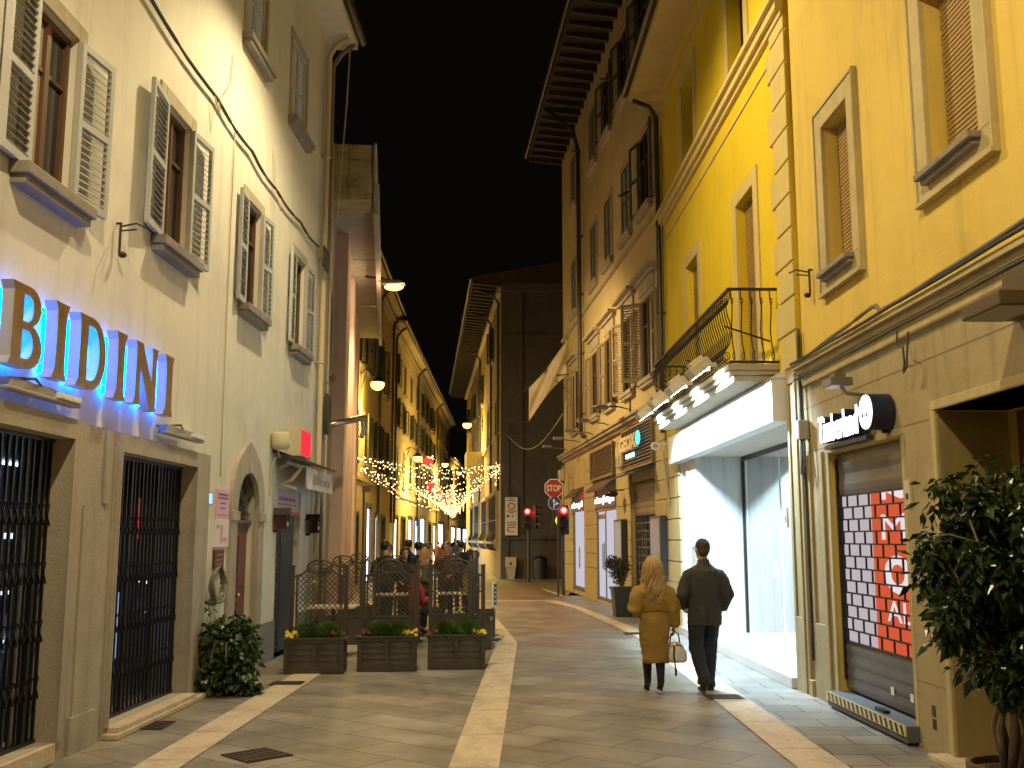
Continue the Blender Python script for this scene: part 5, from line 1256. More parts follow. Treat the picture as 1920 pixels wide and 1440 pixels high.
for k in range(2, 7):
    y = 43+8.5*k; xr = -.5-.0863*(y+3-46.3)
    garland(k, (-5.9,y-3,4.9-.05*k), (xr,y+3,4.9-.02*k), ('third','fourth','fifth','sixth','last')[k-2]+' garland of string lights counting away down the far street', .65, 3, 34, [(.42,.15), (.58,.15)], .024)

# ------------------------------------------------------------------ trellis planters
def make_planter(name='trellis_planter'):
    t = empty(name, (0,0,0), 0)
    m = MB(); w, d, h = .39, .19, .43
    m.box(-w, w, -d, -d+.03, .0, .08); m.box(-w, w, -d, -d+.03, h-.05, h); m.box(-w, -w+.06, -d, -d+.03, .08, h-.05); m.box(w-.06, w, -d, -d+.03, .08, h-.05); m.box(-.03, .03, -d, -d+.03, .08, h-.05)
    m.box(-w, w, d-.03, d, 0, h); m.box(-w, -w+.03, -d+.03, d-.03, 0, h); m.box(w-.03, w, -d+.03, d-.03, 0, h)
    m.box(-w-.012, w+.012, -d-.012, -d+.035, h, h+.022); m.box(-w-.012, w+.012, d-.035, d+.012, h, h+.022); m.box(-w-.012, -w+.035, -d+.035, d-.035, h, h+.022); m.box(w-.035, w+.012, -d+.035, d-.035, h, h+.022)
    m.build('box', M_plant, t, bevel=.004)
    for x0, x1 in ((-w+.06,-.03), (.03,w-.06)):
        m = MB(); m.box(x0, x1, -d+.024, -d+.028, .08, h-.05)
        for i in range(4):
            z0 = .085+i*.075; n = 8
            for j in range(n):
                a, b = x0+(x1-x0)*j/n, x0+(x1-x0)*(j+1)/n
                ya, yb = (-d+.018-.02*math.sin(PI*j/n)), (-d+.018-.02*math.sin(PI*(j+1)/n))
                m.add([(a,ya,z0), (b,yb,z0), (b,yb+.012,z0+.072), (a,ya+.012,z0+.072)], [(0,1,2,3)]); m.add([(a,ya,z0), (b,yb,z0), (b,-d+.024,z0+.001), (a,-d+.024,z0+.001)], [(0,1,2,3)])
        m.build('louvre_front', M_plant, t)
    MB().box(-w+.03, w-.03, -d+.03, d-.03, .3, .395).build('soil', M_soil, t)
    for x in (-.365, .365):
        m = MB(); m.box(x-.028, x+.028, d-.06, d-.004, .395, 1.36); m.box(x-.034, x+.034, d-.066, d+.002, 1.36, 1.385); m.build('post', M_plant, t, bevel=.004)
    m = MB(); y = d-.03
    top = lambda x: 1.22+.16*(max(0, 1-abs(x)/.34))**.8
    x0, x1, z0 = -.30, .30, .42
    p = .072
    for s in (1, -1):
        k = -14
        while k < 26:
            # diagonal line x = s*(z - z0) + c
            c = k*p; pts = []
            n = 60
            for i in range(n+1):
                z = z0+(1.4-z0)*i/n; x = s*(z-z0)+c-.5*s
                if x0 <= x <= x1 and z <= top(x): pts.append((x, y+.006*s, z))
            if len(pts) > 1: m.bar(pts[0], pts[-1], .014, .009)
            k += 1
    for x in (x0, x1): m.box(x-.012, x+.012, y-.012, y+.012, z0-.02, top(x)+.01)
    for sx in (1, -1):
        pts = [(sx*(.34-.2*i/6), y, 1.235+.115*(i/6)**2) for i in range(7)]; m.tube(pts, .013, 6)
    for z in (.55, 1.0): m.box(-.34, x0, y-.008, y+.008, z, z+.02); m.box(x1, .34, y-.008, y+.008, z, z+.02)
    m.build('trellis', M_plant, t)
    m = MB(); pts = [(.165*math.cos(2*PI*i/28), y, 1.36+.095*math.sin(2*PI*i/28)) for i in range(29)]; m.tube(pts, .014, 7, False)
    pts = [(.125*math.cos(2*PI*i/28), y, 1.345+.06*math.sin(2*PI*i/28)) for i in range(29)]; m.tube(pts, .008, 6, False)
    m.build('oval_ring', M_plant, t, smooth=True)
    return t
proto = make_planter()
spots = [(-2.60,14.02,R(2),'brown trellis planter in the front row nearest the grey door and cream wall'), (-1.68,14.28,R(3),'brown trellis planter between the other two in the front row'), (-.76,14.50,R(3),'brown trellis planter in the front row beside the pale stone band'),
         (-2.85,17.7,R(184),'brown trellis planter of the second row behind the planter by the grey door'), (-1.95,17.8,R(182),'brown trellis planter of the second row behind the middle front planter'), (-1.03,18.2,R(176),'brown trellis planter of the second row closest to the walkway'),
         (-.52,17.2,R(90),'brown trellis planter turned sideways along the walkway edge'), (-.50,19.2,R(90),'sideways brown trellis planter farther along the walkway edge'), (-3.0,20.6,R(182),'brown trellis planter farthest back, by the concrete building')]
pl = []
for i, (x, y, a, lab) in enumerate(spots):
    o = proto if i == 0 else copy_tree(proto)
    o.location = (x, y, .009); o.rotation_euler = (0, 0, a); tag(o, lab, 'planter', 'trellis planters round the terrace'); pl.append(o)
# plants in the front planters
def shrub_mesh(seed):
    r = random.Random(seed); m = MB()
    for i in range(950):
        while True:
            p = Vector((r.uniform(-1,1), r.uniform(-1,1), r.uniform(-.4,1)))
            if .35 < p.length < 1: break
        P = Vector((p.x*.165, p.y*.14, .06+p.z*.16)); d = (p+Vector((r.uniform(-.4,.4), r.uniform(-.4,.4), .3+r.uniform(-.3,.4)))).normalized(); s = d.orthogonal().normalized()*.009
        L = .05*r.uniform(.6,1.2); m.add([P-s*.4, P+d*L*.5+s, P+d*L, P+d*L*.5-s], [(0,1,2,3)])
    for i in range(10): a = i*.63; m.tube([(0,0,-.05), (.09*math.cos(a), .08*math.sin(a), .12)], .004, 4)
    return m
def flowers(seed, petal, n=9, sx=.1):
    r = random.Random(seed); m = MB(); g = MB()
    for i in range(n):
        c = Vector((r.uniform(-sx,sx), r.uniform(-.06,.04), r.uniform(.07,.13))); nn = Vector((r.uniform(-.5,.5), -1, r.uniform(.1,.8))).normalized(); a = nn.orthogonal().normalized(); b = nn.cross(a)
        for k in range(5):
            t0 = 2*PI*k/5; d = a*math.cos(t0)+b*math.sin(t0); e = nn.cross(d)
            m.add([c, c+d*.016+e*.013+nn*.004, c+d*.028+nn*.002, c+d*.016-e*.013+nn*.004], [(0,1,2,3)])
        g.tube([c-nn*.004, c-Vector((0,0,.1))], .002, 4)
    for i in range(40):
        c = Vector((r.uniform(-sx*1.2,sx*1.2), r.uniform(-.08,.07), r.uniform(.0,.05))); d = Vector((r.uniform(-1,1), r.uniform(-1,.6), r.uniform(0,.8))).normalized(); s = d.orthogonal().normalized()*.012
        g.add([c, c+d*.025+s, c+d*.05, c+d*.025-s], [(0,1,2,3)])
    return m, g
sh = None
side_words = ('wall side', 'middle', 'walkway side')
for i in range(3):
    x, y, a, _ = spots[i]
    for j, dx in enumerate((-.13, .17)):
        m = shrub_mesh(10+i*2+j); w = ('first','second')[j]
        o = m.build('round_shrub', M_box, loc=(x+dx*math.cos(a), y+dx*math.sin(a)-.03, .415), rz=rg.uniform(0,6))
        tag(o, 'feathery green shrub '+('nearer the wall' if j == 0 else 'nearer the walkway')+' of the '+side_words[i]+' front planter', 'shrub', 'shrubs in the front planters')
    for dx, pm, nm, lab in (((-.30 if i == 0 else .31), M_petal, 'pansy', 'bright yellow pansies in the '+side_words[i]+' front planter'), ((.30 if i == 0 else -.30), M_petalw, 'dark_pansy', 'dark red pansies in the '+side_words[i]+' front planter')):
        t = empty(nm, (x+dx*math.cos(a), y+dx*math.sin(a)-.10, .405), 0, lab, 'flowers')
        p_, g_ = flowers(30+i+(5 if pm is M_petalw else 0), pm, 13 if pm is M_petal else 7, .085); p_.build('blossom', pm, t); g_.build('leaves', M_box, t)
# terrace tables
def table(x, y, lab, h=.74):
    t = empty('cafe_table', (x, y, .009), 0, lab, 'table', 'terrace tables')
    MB().box(-.35, .35, -.35, .35, h-.03, h).build('tabletop', mk('pale_table_top', (.5,.42,.30), .4), t, bevel=.006)
    MB().box(-.22, .22, -.22, .22, 0, .02).build('base', M_dgrey, t); MB().tube([(0,0,.02), (0,0,h-.03)], .03, 8).build('leg', M_dgrey, t); return t
table(-2.15, 19.35, 'square cafe table between the seated people behind the trellis'); table(-1.15, 19.7, 'square cafe table beside the dark haired woman behind the trellis'); table(-2.7, 15.9, 'square cafe table inside the terrace behind the left front trellis')
# menu board
t = empty('menu_board', (-.31, 18.3, .009), R(80), 'small white edged menu board leaning at the end of the terrace', 'menu board')
MB().obox((0,0,.78), (1,0,0), (0,1,0), (0,0,1), .3, .03, .42).build('frame', M_white, t); MB().obox((0,-.018,.78), (1,0,0), (0,1,0), (0,0,1), .25, .006, .36).build('slate', M_black, t)
m = MB()
for i in range(4): m.box(-.08, .06, -.024, -.0215, .65+i*.075, .68+i*.075)
m.build('chalk_lines', M_paper, t); m = MB(); m.tube([(0,.03,0), (0,.02,.6)], .015, 6); m.box(-.14,.14,-.1,.14,0,.02); m.build('stand', M_dgrey, t)
# square planter with shrub by the glass door
t = empty('square_planter', (2.52, 23.9, .006), R(5), 'dark square planter with a dull bush beside the glass shop door', 'planter')
m = MB(); m.add([(-.19,-.19,0),(.19,-.19,0),(.19,.19,0),(-.19,.19,0),(-.24,-.24,.62),(.24,-.24,.62),(.24,.24,.62),(-.24,.24,.62)], [(0,3,2,1),(0,1,5,4),(1,2,6,5),(2,3,7,6),(3,0,4,7),(4,5,6,7)]); m.build('pot', M_dgrey, t, bevel=.01)
MB().box(-.26,.26,-.26,.26,.6,.66).build('rim', M_dgrey, t)
r = random.Random(77); mm = leaf_cloud(r, 1500, (-.08,0,1.02), (.34,.28,.36), .06, .2, -.2, clumps=[(Vector((0,0,-.4)),.45),(Vector((-.2,0,.2)),.6),(Vector((.3,0,.3)),.5),(Vector((-.5,.1,.55)),.4)]); mm.build('foliage', M_dry, t)
m = MB()
for i in range(7): a = i*.9; m.tube([(0,0,.62), (.06*math.cos(a), .06*math.sin(a), .85), (.22*math.cos(a)-.06, .2*math.sin(a), 1.2)], .01, 5)
m.build('stems', M_bark, t)

# ------------------------------------------------------------------ traffic signals and signs
M_rs = mk('stop_red', (.30,.025,.02), .45); M_ws = mk('sign_white_paint', (.72,.70,.66), .5); M_bs = mk('sign_blue', (.015,.05,.28), .45)
t = empty('stop_sign', (1.42, 32.1, 0), 0, 'red octagonal stop sign over a round blue arrow sign on one pole', 'road sign')
MB().tube([(0,.05,0), (0,.05,3.7)], .03, 8).build('pole', M_dgrey, t)
c = Vector((-.12, 0, 3.30))
def octo(r): return [(c.x+r*math.cos(PI/8+PI/4*i), c.z+r*math.sin(PI/8+PI/4*i)) for i in range(8)]
m = MB(); m.prism(octo(.31), lambda p, a: (p[0], a, p[1]), .0, .012); pl_ = m.build('white_border', M_ws, t)
m = MB(); m.prism(octo(.285), lambda p, a: (p[0], a, p[1]), -.004, -.001); m.build('octagon', M_rs, pl_)
m = MB(); put_polys(m, text_polys('STOP', .012), c.x-.22, c.x+.22, c.z-.10, c.z+.10, -.005, -.010); m.build('lettering', M_ws, pl_)
c2 = Vector((-.10, 0, 2.84)); m = MB(); disc(m, c2.x, c2.z, .205, .205, 0, .01); bl_ = m.build('white_ring', M_ws, t)
m = MB(); disc(m, c2.x, c2.z, .19, .19, -.004, -.001); m.build('blue_disc', M_bs, bl_)
m = MB(); n = -.008
for poly in ([(-.035,-.16),(-.005,-.16),(-.005,.06),(-.035,.06)], [(-.07,.05),(.03,.05),(-.02,.15)], [(-.005,-.08),(.05,-.03),(.05,.01),(-.005,-.03)], [(.05,-.07),(.05,.05),(.15,-.01)]):
    m.prism([(c2.x+p[0], c2.z+p[1]) for p in poly], lambda p, a: (p[0], a, p[1]), -.006, n)
m.build('arrows', M_ws, bl_)
M_rl = emi('red_signal', (1,.025,.02), 6, True); M_rlc = emi('red_signal_core', (1,.55,.4), 16); M_off = mk('signal_lens_off', (.03,.03,.02), .2)
def signal_head(t, x, z, y, rz, lit, mat=None):
    h = empty('signal_head', (x, y, z), rz); h.parent = t
    return h
def head_mesh(t, x, y, z, rz, lit):
    M = Matrix.Translation((x,y,z)) @ Matrix.Rotation(rz, 4, 'Z')
    m = MB()
    def tr(v): return M @ Vector(v)
    b = MB(); b.box(-.15, .15, -.02, .16, -.46, .46)
    for i in range(3):
        zc = .3-.3*i
        b.prism([(.125*math.cos(PI*k/10), zc+.125*math.sin(PI*k/10)) for k in range(11)] + [(.112*math.cos(PI-PI*k/10), zc+.112*math.sin(PI-PI*k/10)) for k in range(11)], lambda p, a: (p[0], a, p[1]), -.2, -.02)
    b.v = [tr(v) for v in b.v]; hd = b.build('signal_head', M_black, t)
    for i in range(3):
        zc = .3-.3*i; q = MB(); disc(q, 0, zc, .118, .118, -.04, -.022); q.v = [tr(v) for v in q.v]; q.build('lens', M_rl if (i == 0 and lit) else M_off, hd)
    if lit:
        q = MB(); disc(q, 0, .3, .055, .055, -.05, -.042); q.v = [tr(v) for v in q.v]; q.build('lamp_core', M_rlc, hd)
    return hd
t = empty('traffic_light', (.68, 42.4, 0), 0, 'traffic light showing red in front of the dark building wall', 'traffic light')
MB().tube([(0,0,0), (0,0,2.4)], .055, 10).build('pole', M_dgrey, t)
head_mesh(t, -.05, -.1, 2.55, 0, True); head_mesh(t, .32, 0, 2.62, R(75), False)
m = MB(); m.box(-.05, .3, -.03, .03, 2.3, 2.36); m.build('bracket', M_dgrey, t)
L = lamp_light(t, (-.05,-.45,2.85), 14, (1,.06,.04), .08)
t = empty('traffic_light', (1.62, 33.0, 0), 0, 'traffic light showing red at the corner below the blue arrow sign', 'traffic light')
MB().tube([(0,0,0), (0,0,2.3)], .05, 10).build('pole', M_dgrey, t)
head_mesh(t, .03, -.1, 2.34, R(-8), True)
m = MB(); m.prism([(-.2,2.18), (-.14,2.32), (-.2,2.46), (-.26,2.32)], lambda p, a: (p[0], a, p[1]), -.12, -.11); m.build('yellow_diamond', emi('yellow_diamond', (1,.75,.05), 1.5), t)
MB().box(-.34, -.08, -.109, -.05, 2.0, 2.6).build('side_box', M_black, t)
lamp_light(t, (.03,-.45,2.64), 12, (1,.06,.04), .08)
t = empty('zone_sign', (-.03, 46.2, 1.9), 0, 'tall white traffic zone notice with a red ring on the dark wall', 'road sign')
MB().box(-.28, .28, -.03, 0, 0, 1.68).build('panel', M_ws, t); MB().tube([(-.12,.04,-1.9), (-.12,.04,5)], .03, 6).build('pole', M_dgrey, t)
m = MB(); pts = [(.14*math.cos(2*PI*i/24), -.035, 1.28+.14*math.sin(2*PI*i/24)) for i in range(25)]; m.tube(pts, .022, 6, False); m.build('red_ring', M_rs, t)
m = MB()
for z, w in ((1.60,.1), (1.52,.2), (1.05,.22), (.98,.12), (.55,.2), (.47,.22), (.40,.18), (.32,.2), (.14,.15)): m.box(-w, w, -.034, -.031, z, z+.035)
m.box(-.2,-.1,-.034,-.031,.78,.9); m.box(.02,.08,-.034,-.031,.79,.88); m.box(-.2,-.1,-.034,-.031,.2,.28); m.build('printed_lines', mk('sign_ink', (.12,.07,.07), .6), t)
t = empty('cabinet', (-.05, 46.0, 0), 0, 'pale tapered utility cabinet against the dark wall', 'cabinet')
m = MB(); m.add([(-.16,-.12,0),(.16,-.12,0),(.16,.2,0),(-.16,.2,0),(-.22,-.12,.5),(.22,-.12,.5),(.22,.2,.5),(-.22,.2,.5)], [(0,3,2,1),(0,1,5,4),(1,2,6,5),(2,3,7,6),(3,0,4,7),(4,5,6,7)]); m.build('base', M_grey, t)
MB().box(-.25, .25, -.15, .2, .502, .95).build('cover', mk('pale_cabinet', (.45,.38,.34), .5), t, bevel=.03); MB().box(-.05,.05,-.156,-.151,.62,.72).build('lock', M_black, t)
t = empty('litter_bin', (1.22, 45.6, 0), 0, 'dark round topped litter bin by the dark wall', 'bin')
MB().lathe([(0,0), (.28,0), (.33,.75), (.33,.8), (0,.8)], 18).build('body', M_dgrey, t); MB().ell((0,0,.82), (.33,.33,.2)).build('lid', M_black, t, smooth=True)
# ------------------------------------------------------------------ people
def fuse(mb, name, mat, parent, voxel=.014, smooth=4, folds=0., fscale=.25, seed=0):
    """joins overlapping lofts into one continuous skin"""
    me = mb.mesh(name); o = bpy.data.objects.new(name, me); COL.objects.link(o)
    r = o.modifiers.new('R', 'REMESH'); r.mode = 'VOXEL'; r.voxel_size = voxel; r.use_smooth_shade = True
    s = o.modifiers.new('S', 'SMOOTH'); s.factor = .5; s.iterations = smooth
    if folds:
        tx = bpy.data.textures.new('folds', 'CLOUDS'); tx.noise_scale = fscale; tx.noise_depth = 2
        d = o.modifiers.new('D', 'DISPLACE'); d.texture = tx; d.strength = folds; d.mid_level = .5; d.texture_coords = 'LOCAL'
    bpy.context.view_layer.update()
    nm = bpy.data.meshes.new_from_object(o.evaluated_get(bpy.context.evaluated_depsgraph_get()))
    o.modifiers.clear(); o.data = nm; bpy.data.meshes.remove(me); nm.name = name
    nm.materials.clear(); nm.materials.append(mat)
    for p in nm.polygons: p.use_smooth = True
    o.parent = parent
    return o
M_skin = mk('skin', (.45,.25,.17), .5, var=.08, vs=20)
def cloth(name, c, rough=.85, var=.12): return mk(name, c, rough, var=var, vs=9, bump=.12, bs=180)
def hand(m, w, d, side, palm_n, curl=.5, s=1.):
    """palm and five fingers: w wrist, d pointing direction, side towards the thumb, palm_n palm normal"""
    w = Vector(w); d = Vector(d).normalized(); sd = Vector(side); sd = (sd - d*sd.dot(d)).normalized(); pn = d.cross(sd)
    if pn.dot(Vector(palm_n)) < 0: pn = -pn
    m.loft([w, w+d*.03*s, w+d*.085*s], [(.026*s,.018*s), (.036*s,.017*s), (.038*s,.014*s)], 8, side=sd)
    for i, (off, L) in enumerate(((.028,.070), (.010,.080), (-.009,.074), (-.027,.058))):
        b = w+d*.08*s+sd*off*s; a1 = curl; a2 = curl*1.9
        p1 = b+(d*math.cos(a1*.5)+pn*math.sin(a1*.5))*L*.45*s; p2 = p1+(d*math.cos(a1)+pn*math.sin(a1))*L*.32*s; p3 = p2+(d*math.cos(a2)+pn*math.sin(a2))*L*.28*s
        m.loft([b,p1,p2,p3], [.0095*s,.0088*s,.008*s,.0065*s], 7)
    b = w+d*.03*s+sd*.026*s; p1 = b+(sd*.75+d*.7+pn*.25).normalized()*.035*s; p2 = p1+(d*.9+sd*.25+pn*.4).normalized()*.03*s
    m.loft([b,p1,p2], [.012*s,.010*s,.008*s], 7)
def head(m, c, s=1., fwd=(0,1,0), tilt=0.):
    """skull, jaw, nose, ears, brow in one closed set of lofts; c head centre"""
    c = Vector(c); f = Vector(fwd); f.z = 0; f.normalize(); r = Vector((f.y, -f.x, 0)); u = Vector((0,0,1))
    M = Matrix((r, f, u)).transposed()
    m.ell(c+u*.025*s, (.076*s,.096*s,.095*s), 18, 12, M)
    m.ell(c+f*.022*s-u*.045*s, (.058*s,.068*s,.075*s), 16, 10, M)
    m.ell(c+f*.055*s-u*.088*s, (.03*s,.03*s,.025*s), 10, 8, M)
    m.loft([c+f*.088*s+u*.022*s, c+f*.102*s-u*.012*s, c+f*.112*s-u*.028*s, c+f*.092*s-u*.036*s], [.010*s,.012*s,.014*s,.010*s], 8)
    for k in (1, -1): m.ell(c+r*.078*s*k-u*.008*s-f*.005*s, (.012*s,.022*s,.032*s), 8, 8, M)
    m.ell(c+f*.084*s-u*.06*s, (.024*s,.012*s,.010*s), 8, 6, M)
    return M
def face_bits(t, body, c, s, fwd):
    c = Vector(c); f = Vector(fwd); f.normalize(); r = Vector((f.y,-f.x,0)); u = Vector((0,0,1)); M = Matrix((r,f,u)).transposed()
    m = MB()
    for k in (1,-1): m.ell(c+r*.031*s*k+f*.087*s+u*.012*s, (.013*s,.008*s,.008*s), 8, 6, M); m.ell(c+r*.031*s*k+f*.092*s+u*.034*s, (.018*s,.006*s,.004*s), 8, 6, M)
    m.build('eyes', mk('eye_dark', (.03,.02,.015), .3), body)
    m = MB(); m.ell(c+f*.094*s-u*.058*s, (.022*s,.006*s,.007*s), 8, 6, M); m.build('lips', mk('lips', (.35,.09,.08), .5), body)
def hair_cap(m, c, s, f, grow=.012, low=-.02):
    c = Vector(c); f = Vector(f).normalized(); r = Vector((f.y,-f.x,0)); u = Vector((0,0,1)); M = Matrix((r,f,u)).transposed()
    m.ell(c+u*.032*s-f*.012*s, ((.078+grow)*s,(.094+grow)*s,(.094+grow)*s), 18, 12, M)
def strands(m, rng, c, s, f, n, L, spread=.1, rad=.006, wave=.014):
    c = Vector(c); f = Vector(f).normalized(); r = Vector((f.y,-f.x,0)); u = Vector((0,0,1))
    for i in range(n):
        a = rng.uniform(-2.2, 2.2); q = (-f*math.cos(a)+r*math.sin(a))
        st = c+u*(.146+rng.uniform(-.006,.008))*s+q*.012+r*rng.uniform(-.012,.012); p = [st]; ph = rng.uniform(0,6); l = L*rng.uniform(.75,1.08)
        p.append(c+u*.128*s+q*.066*s); p.append(c+u*.035*s+q*(.112+rng.uniform(0,.012))*s); n2 = 7
        for k in range(1, n2+1):
            b = k/n2; out = .100*s+spread*b*(1-.45*b)*.5
            p.append(c+q*out-u*(l*b)+r*wave*math.sin(ph+b*9)+f*wave*.7*math.cos(ph+b*8)-f*.02*b)
        m.loft(p, [rad*.6]+[rad]*(len(p)-2)+[rad*.4], 5, side=r)

# --- the man in the dark jacket
man = empty('person', (2.24, 12.25, .006), R(4), 'man with short dark hair and glasses walking away in a dark tweed jacket', 'person')
S = .985
b = MB()
hc = (.0,.02,1.615)
head(b, hc, 1.06, (-.25,1,0))
b.loft([(0,-.01,1.38), (0,.0,1.47), (0,.015,1.56)], [(.075,.07),(.058,.06),(.055,.06)], 12)
b.loft([(0,0,.86), (0,0,1.0), (0,.0,1.2), (0,-.01,1.36), (0,-.01,1.42)], [(.16,.11),(.15,.10),(.165,.10),(.15,.08),(.07,.06)], 14)
LL = [(-.09,0,.90), (-.105,.03,.50), (-.06,-.13,.16)]; RL = [(.09,.02,.90), (.10,.16,.50), (.075,.17,.09)]
for L_ in (LL, RL): b.loft(L_, [.085,.055,.04], 10)
b.loft([(-.06,-.14,.15), (-.055,-.04,.05), (-.05,.05,.03)], [.04,.04,.03], 8); b.loft([(.075,.15,.08), (.08,.26,.05), (.085,.36,.035)], [.04,.042,.03], 8)
aL = [(-.19,-.01,1.37), (-.272,-.07,1.11), (-.215,.12,.95)]; aR = [(.19,-.01,1.37), (.275,-.06,1.10), (.232,.09,.92)]
for a_ in (aL, aR): b.loft([Vector(a_[0])+Vector((-.25*a_[0][0],0,-.03)), a_[1], a_[2]], [.042,.04,.03], 10)
hand(b, aL[2], (.35,.8,-.4), (.3,.2,.9), (1,0,0), .6); hand(b, aR[2], (-.35,.7,-.5), (-.3,.2,.9), (-1,0,0), .6)
body = fuse(b, 'body', M_skin, man, .008, 3); face_bits(man, body, hc, 1.06, (-.25,1,0))
j = MB()
j.loft([(0,0,.76), (0,-.005,.86), (0,-.005,1.0), (0,-.01,1.15), (0,-.015,1.28), (0,-.015,1.37), (0,-.01,1.42), (0,.0,1.455)],
       [(.20,.145),(.20,.145),(.186,.13),(.196,.135),(.215,.14),(.20,.115),(.125,.085),(.075,.075)], 22)
for a_, k in ((aL,-1), (aR,1)):
    A, B_, C_ = [Vector(q) for q in a_]
    j.loft([A+Vector((-k*.07,0,-.02)), A.lerp(B_,.10)+Vector((-k*.012,0,-.018)), A.lerp(B_,.5), B_, B_.lerp(C_,.5), B_.lerp(C_,.93)], [.062,.074,.074,.068,.060,.054], 14)
j.loft([(0,.0,1.43), (0,.005,1.475), (0,.01,1.50)], [(.078,.078),(.070,.075),(.066,.072)], 16)
jk = fuse(j, 'jacket', cloth('dark_tweed', (.046,.044,.040), .95), man, .011, 3, .028, .11)
m = MB(); m.tube([(0,-.152,.775), (0,-.152,.98)], .004, 5); m.tube([(-.185,-.02,.92), (-.12,-.12,.93), (0,-.142,.935), (.12,-.12,.93), (.185,-.02,.92)], .005, 5); m.build('back_seams', M_black, jk)
tr = MB()
tr.loft([(0,0,.95), (0,0,.86), (0,.0,.80)], [(.165,.12),(.178,.13),(.17,.125)], 16)
for L_, k in ((LL,-1), (RL,1)):
    A, B_, C_ = [Vector(q) for q in L_]
    tr.loft([A+Vector((0,0,-.02)), A.lerp(B_,.5), B_, B_.lerp(C_,.5), C_+Vector((0,-.005,.02)), C_+Vector((0,-.0,-.055))], [.108,.098,.085,.075,.072,.078], 14)
fuse(tr, 'trousers', cloth('navy_trousers', (.018,.020,.030), .8), man, .011, 3, .022, .09)
M_shoe = mk('dark_brown_shoe', (.035,.022,.015), .45)
s_ = MB(); s_.loft([(-.06,-.165,.15), (-.06,-.15,.085), (-.055,-.07,.05), (-.05,.02,.035), (-.045,.10,.03)], [(.04,.035),(.043,.045),(.047,.04),(.05,.032),(.032,.022)], 12)
fuse(s_, 'shoe', M_shoe, man, .007, 2)
s_ = MB(); s_.loft([(.075,.11,.06), (.077,.15,.05), (.08,.25,.045), (.085,.36,.035), (.088,.42,.03)], [(.038,.035),(.043,.048),(.046,.042),(.05,.032),(.032,.022)], 12)
s_.box(.045,.115,.09,.16,.0,.03); fuse(s_, 'shoe', M_shoe, man, .007, 2)
h_ = MB(); hair_cap(h_, hc, 1.06, (-.25,1,0), .001); h_.ell((.0,-.048,1.585), (.060,.05,.055)); hr = fuse(h_, 'hair', mk('short_dark_hair', (.035,.022,.015), .7, bump=.5, bs=120), man, .008, 1, .008, .02)
# keep the face clear of hair
f = Vector((-.25,1,0)).normalized()
bm = bmesh.new(); bm.from_mesh(hr.data)
kill = [v for v in bm.verts if (v.co-Vector(hc)).dot(f) > .035 and v.co.z < hc[2]+.075 or v.co.z < hc[2]-.05-.03*(((v.co-Vector(hc)).dot(f)) < -.03)]
bmesh.ops.delete(bm, geom=kill, context='VERTS'); bm.to_mesh(hr.data); bm.free()
g = MB(); r_ = Vector((f.y,-f.x,0)); c = Vector(hc)
for k in (1,-1):
    g.tube([c+r_*.083*k-f*.005+Vector((0,0,.018)), c+r_*.08*k+f*.1+Vector((0,0,.016))], .003, 5); g.tube([c+r_*.035*k+f*.108+Vector((.026*math.cos(a)*r_.x, .026*math.cos(a)*r_.y, .012+.02*math.sin(a))) for a in [i*PI/6 for i in range(13)]], .0025, 4, False)
g.build('glasses', M_black, man)

# --- the woman in the mustard coat
wo = empty('person', (1.65, 12.22, .006), R(2), 'woman with long wavy blonde hair walking away in a mustard wrap coat', 'person')
hc = (.0,.02,1.40); b = MB(); wf = (.15,1,0)
head(b, hc, .93, wf); b.loft([(0,-.01,1.20), (0,0,1.27), (0,.015,1.35)], [(.06,.06),(.047,.05),(.046,.05)], 12)
b.loft([(0,0,.76), (0,0,.92), (0,0,1.08), (0,-.005,1.2), (0,0,1.25)], [(.15,.11),(.115,.085),(.14,.10),(.15,.085),(.06,.06)], 14)
LL = [(-.07,.02,.80), (-.075,.10,.44), (-.065,.14,.10)]; RL = [(.07,.0,.80), (.065,.03,.43), (.055,-.05,.12)]
for L_ in (LL, RL): b.loft([L_[0], Vector(L_[0]).lerp(Vector(L_[1]),.5), L_[1], Vector(L_[1]).lerp(Vector(L_[2]),.4), L_[2]], [.08,.066,.048,.05,.033], 10)
for L_, dy in ((LL,.0), (RL,.0)):
    a_ = Vector(L_[2]); b.loft([a_, a_+Vector((0,.06,-.05)), a_+Vector((0,.13,-.075))], [.03,.032,.02], 8)
aL = [(-.155,-.01,1.17), (-.235,-.05,.96), (-.12,.12,.88)]; aR = [(.155,-.01,1.17), (.215,-.03,.95), (.235,.05,.735)]
for a_ in (aL, aR): b.loft(a_, [.046,.038,.026], 10)
hand(b, aL[2], (.7,.6,.0), (0,.3,.9), (.3,-1,0), .6, .88); hand(b, aR[2], (.03,.1,-1), (-.2,1,0), (-1,0,0), .85, .88)
body = fuse(b, 'body', M_skin, wo, .008, 3); face_bits(wo, body, hc, .93, wf)
ct = MB()
ct.loft([(.005,-.0,.335), (.005,0,.42), (.0,-.005,.55), (0,-.01,.72), (0,-.01,.84), (0,-.005,.93), (0,-.01,1.04), (0,-.015,1.14), (0,-.01,1.21), (0,.0,1.255)],
        [(.150,.135),(.155,.138),(.163,.14),(.178,.15),(.168,.14),(.145,.115),(.172,.13),(.172,.125),(.10,.085),(.07,.07)], 24)
for a_, k in ((aL,-1), (aR,1)):
    A, B_, C_ = [Vector(q) for q in a_]
    ct.loft([A+Vector((-k*.07,0,-.04)), A.lerp(B_,.15)+Vector((0,0,-.03)), A.lerp(B_,.55)+Vector((k*.0,0,-.02)), B_+Vector((k*.0,0,0)), B_.lerp(C_,.5), B_.lerp(C_,.93)], [.10,.105,.10,.09,.078,.07], 14)
ct.loft([(0,0,1.22), (0,.005,1.275), (0,.01,1.30)], [(.085,.08),(.078,.075),(.07,.068)], 14)
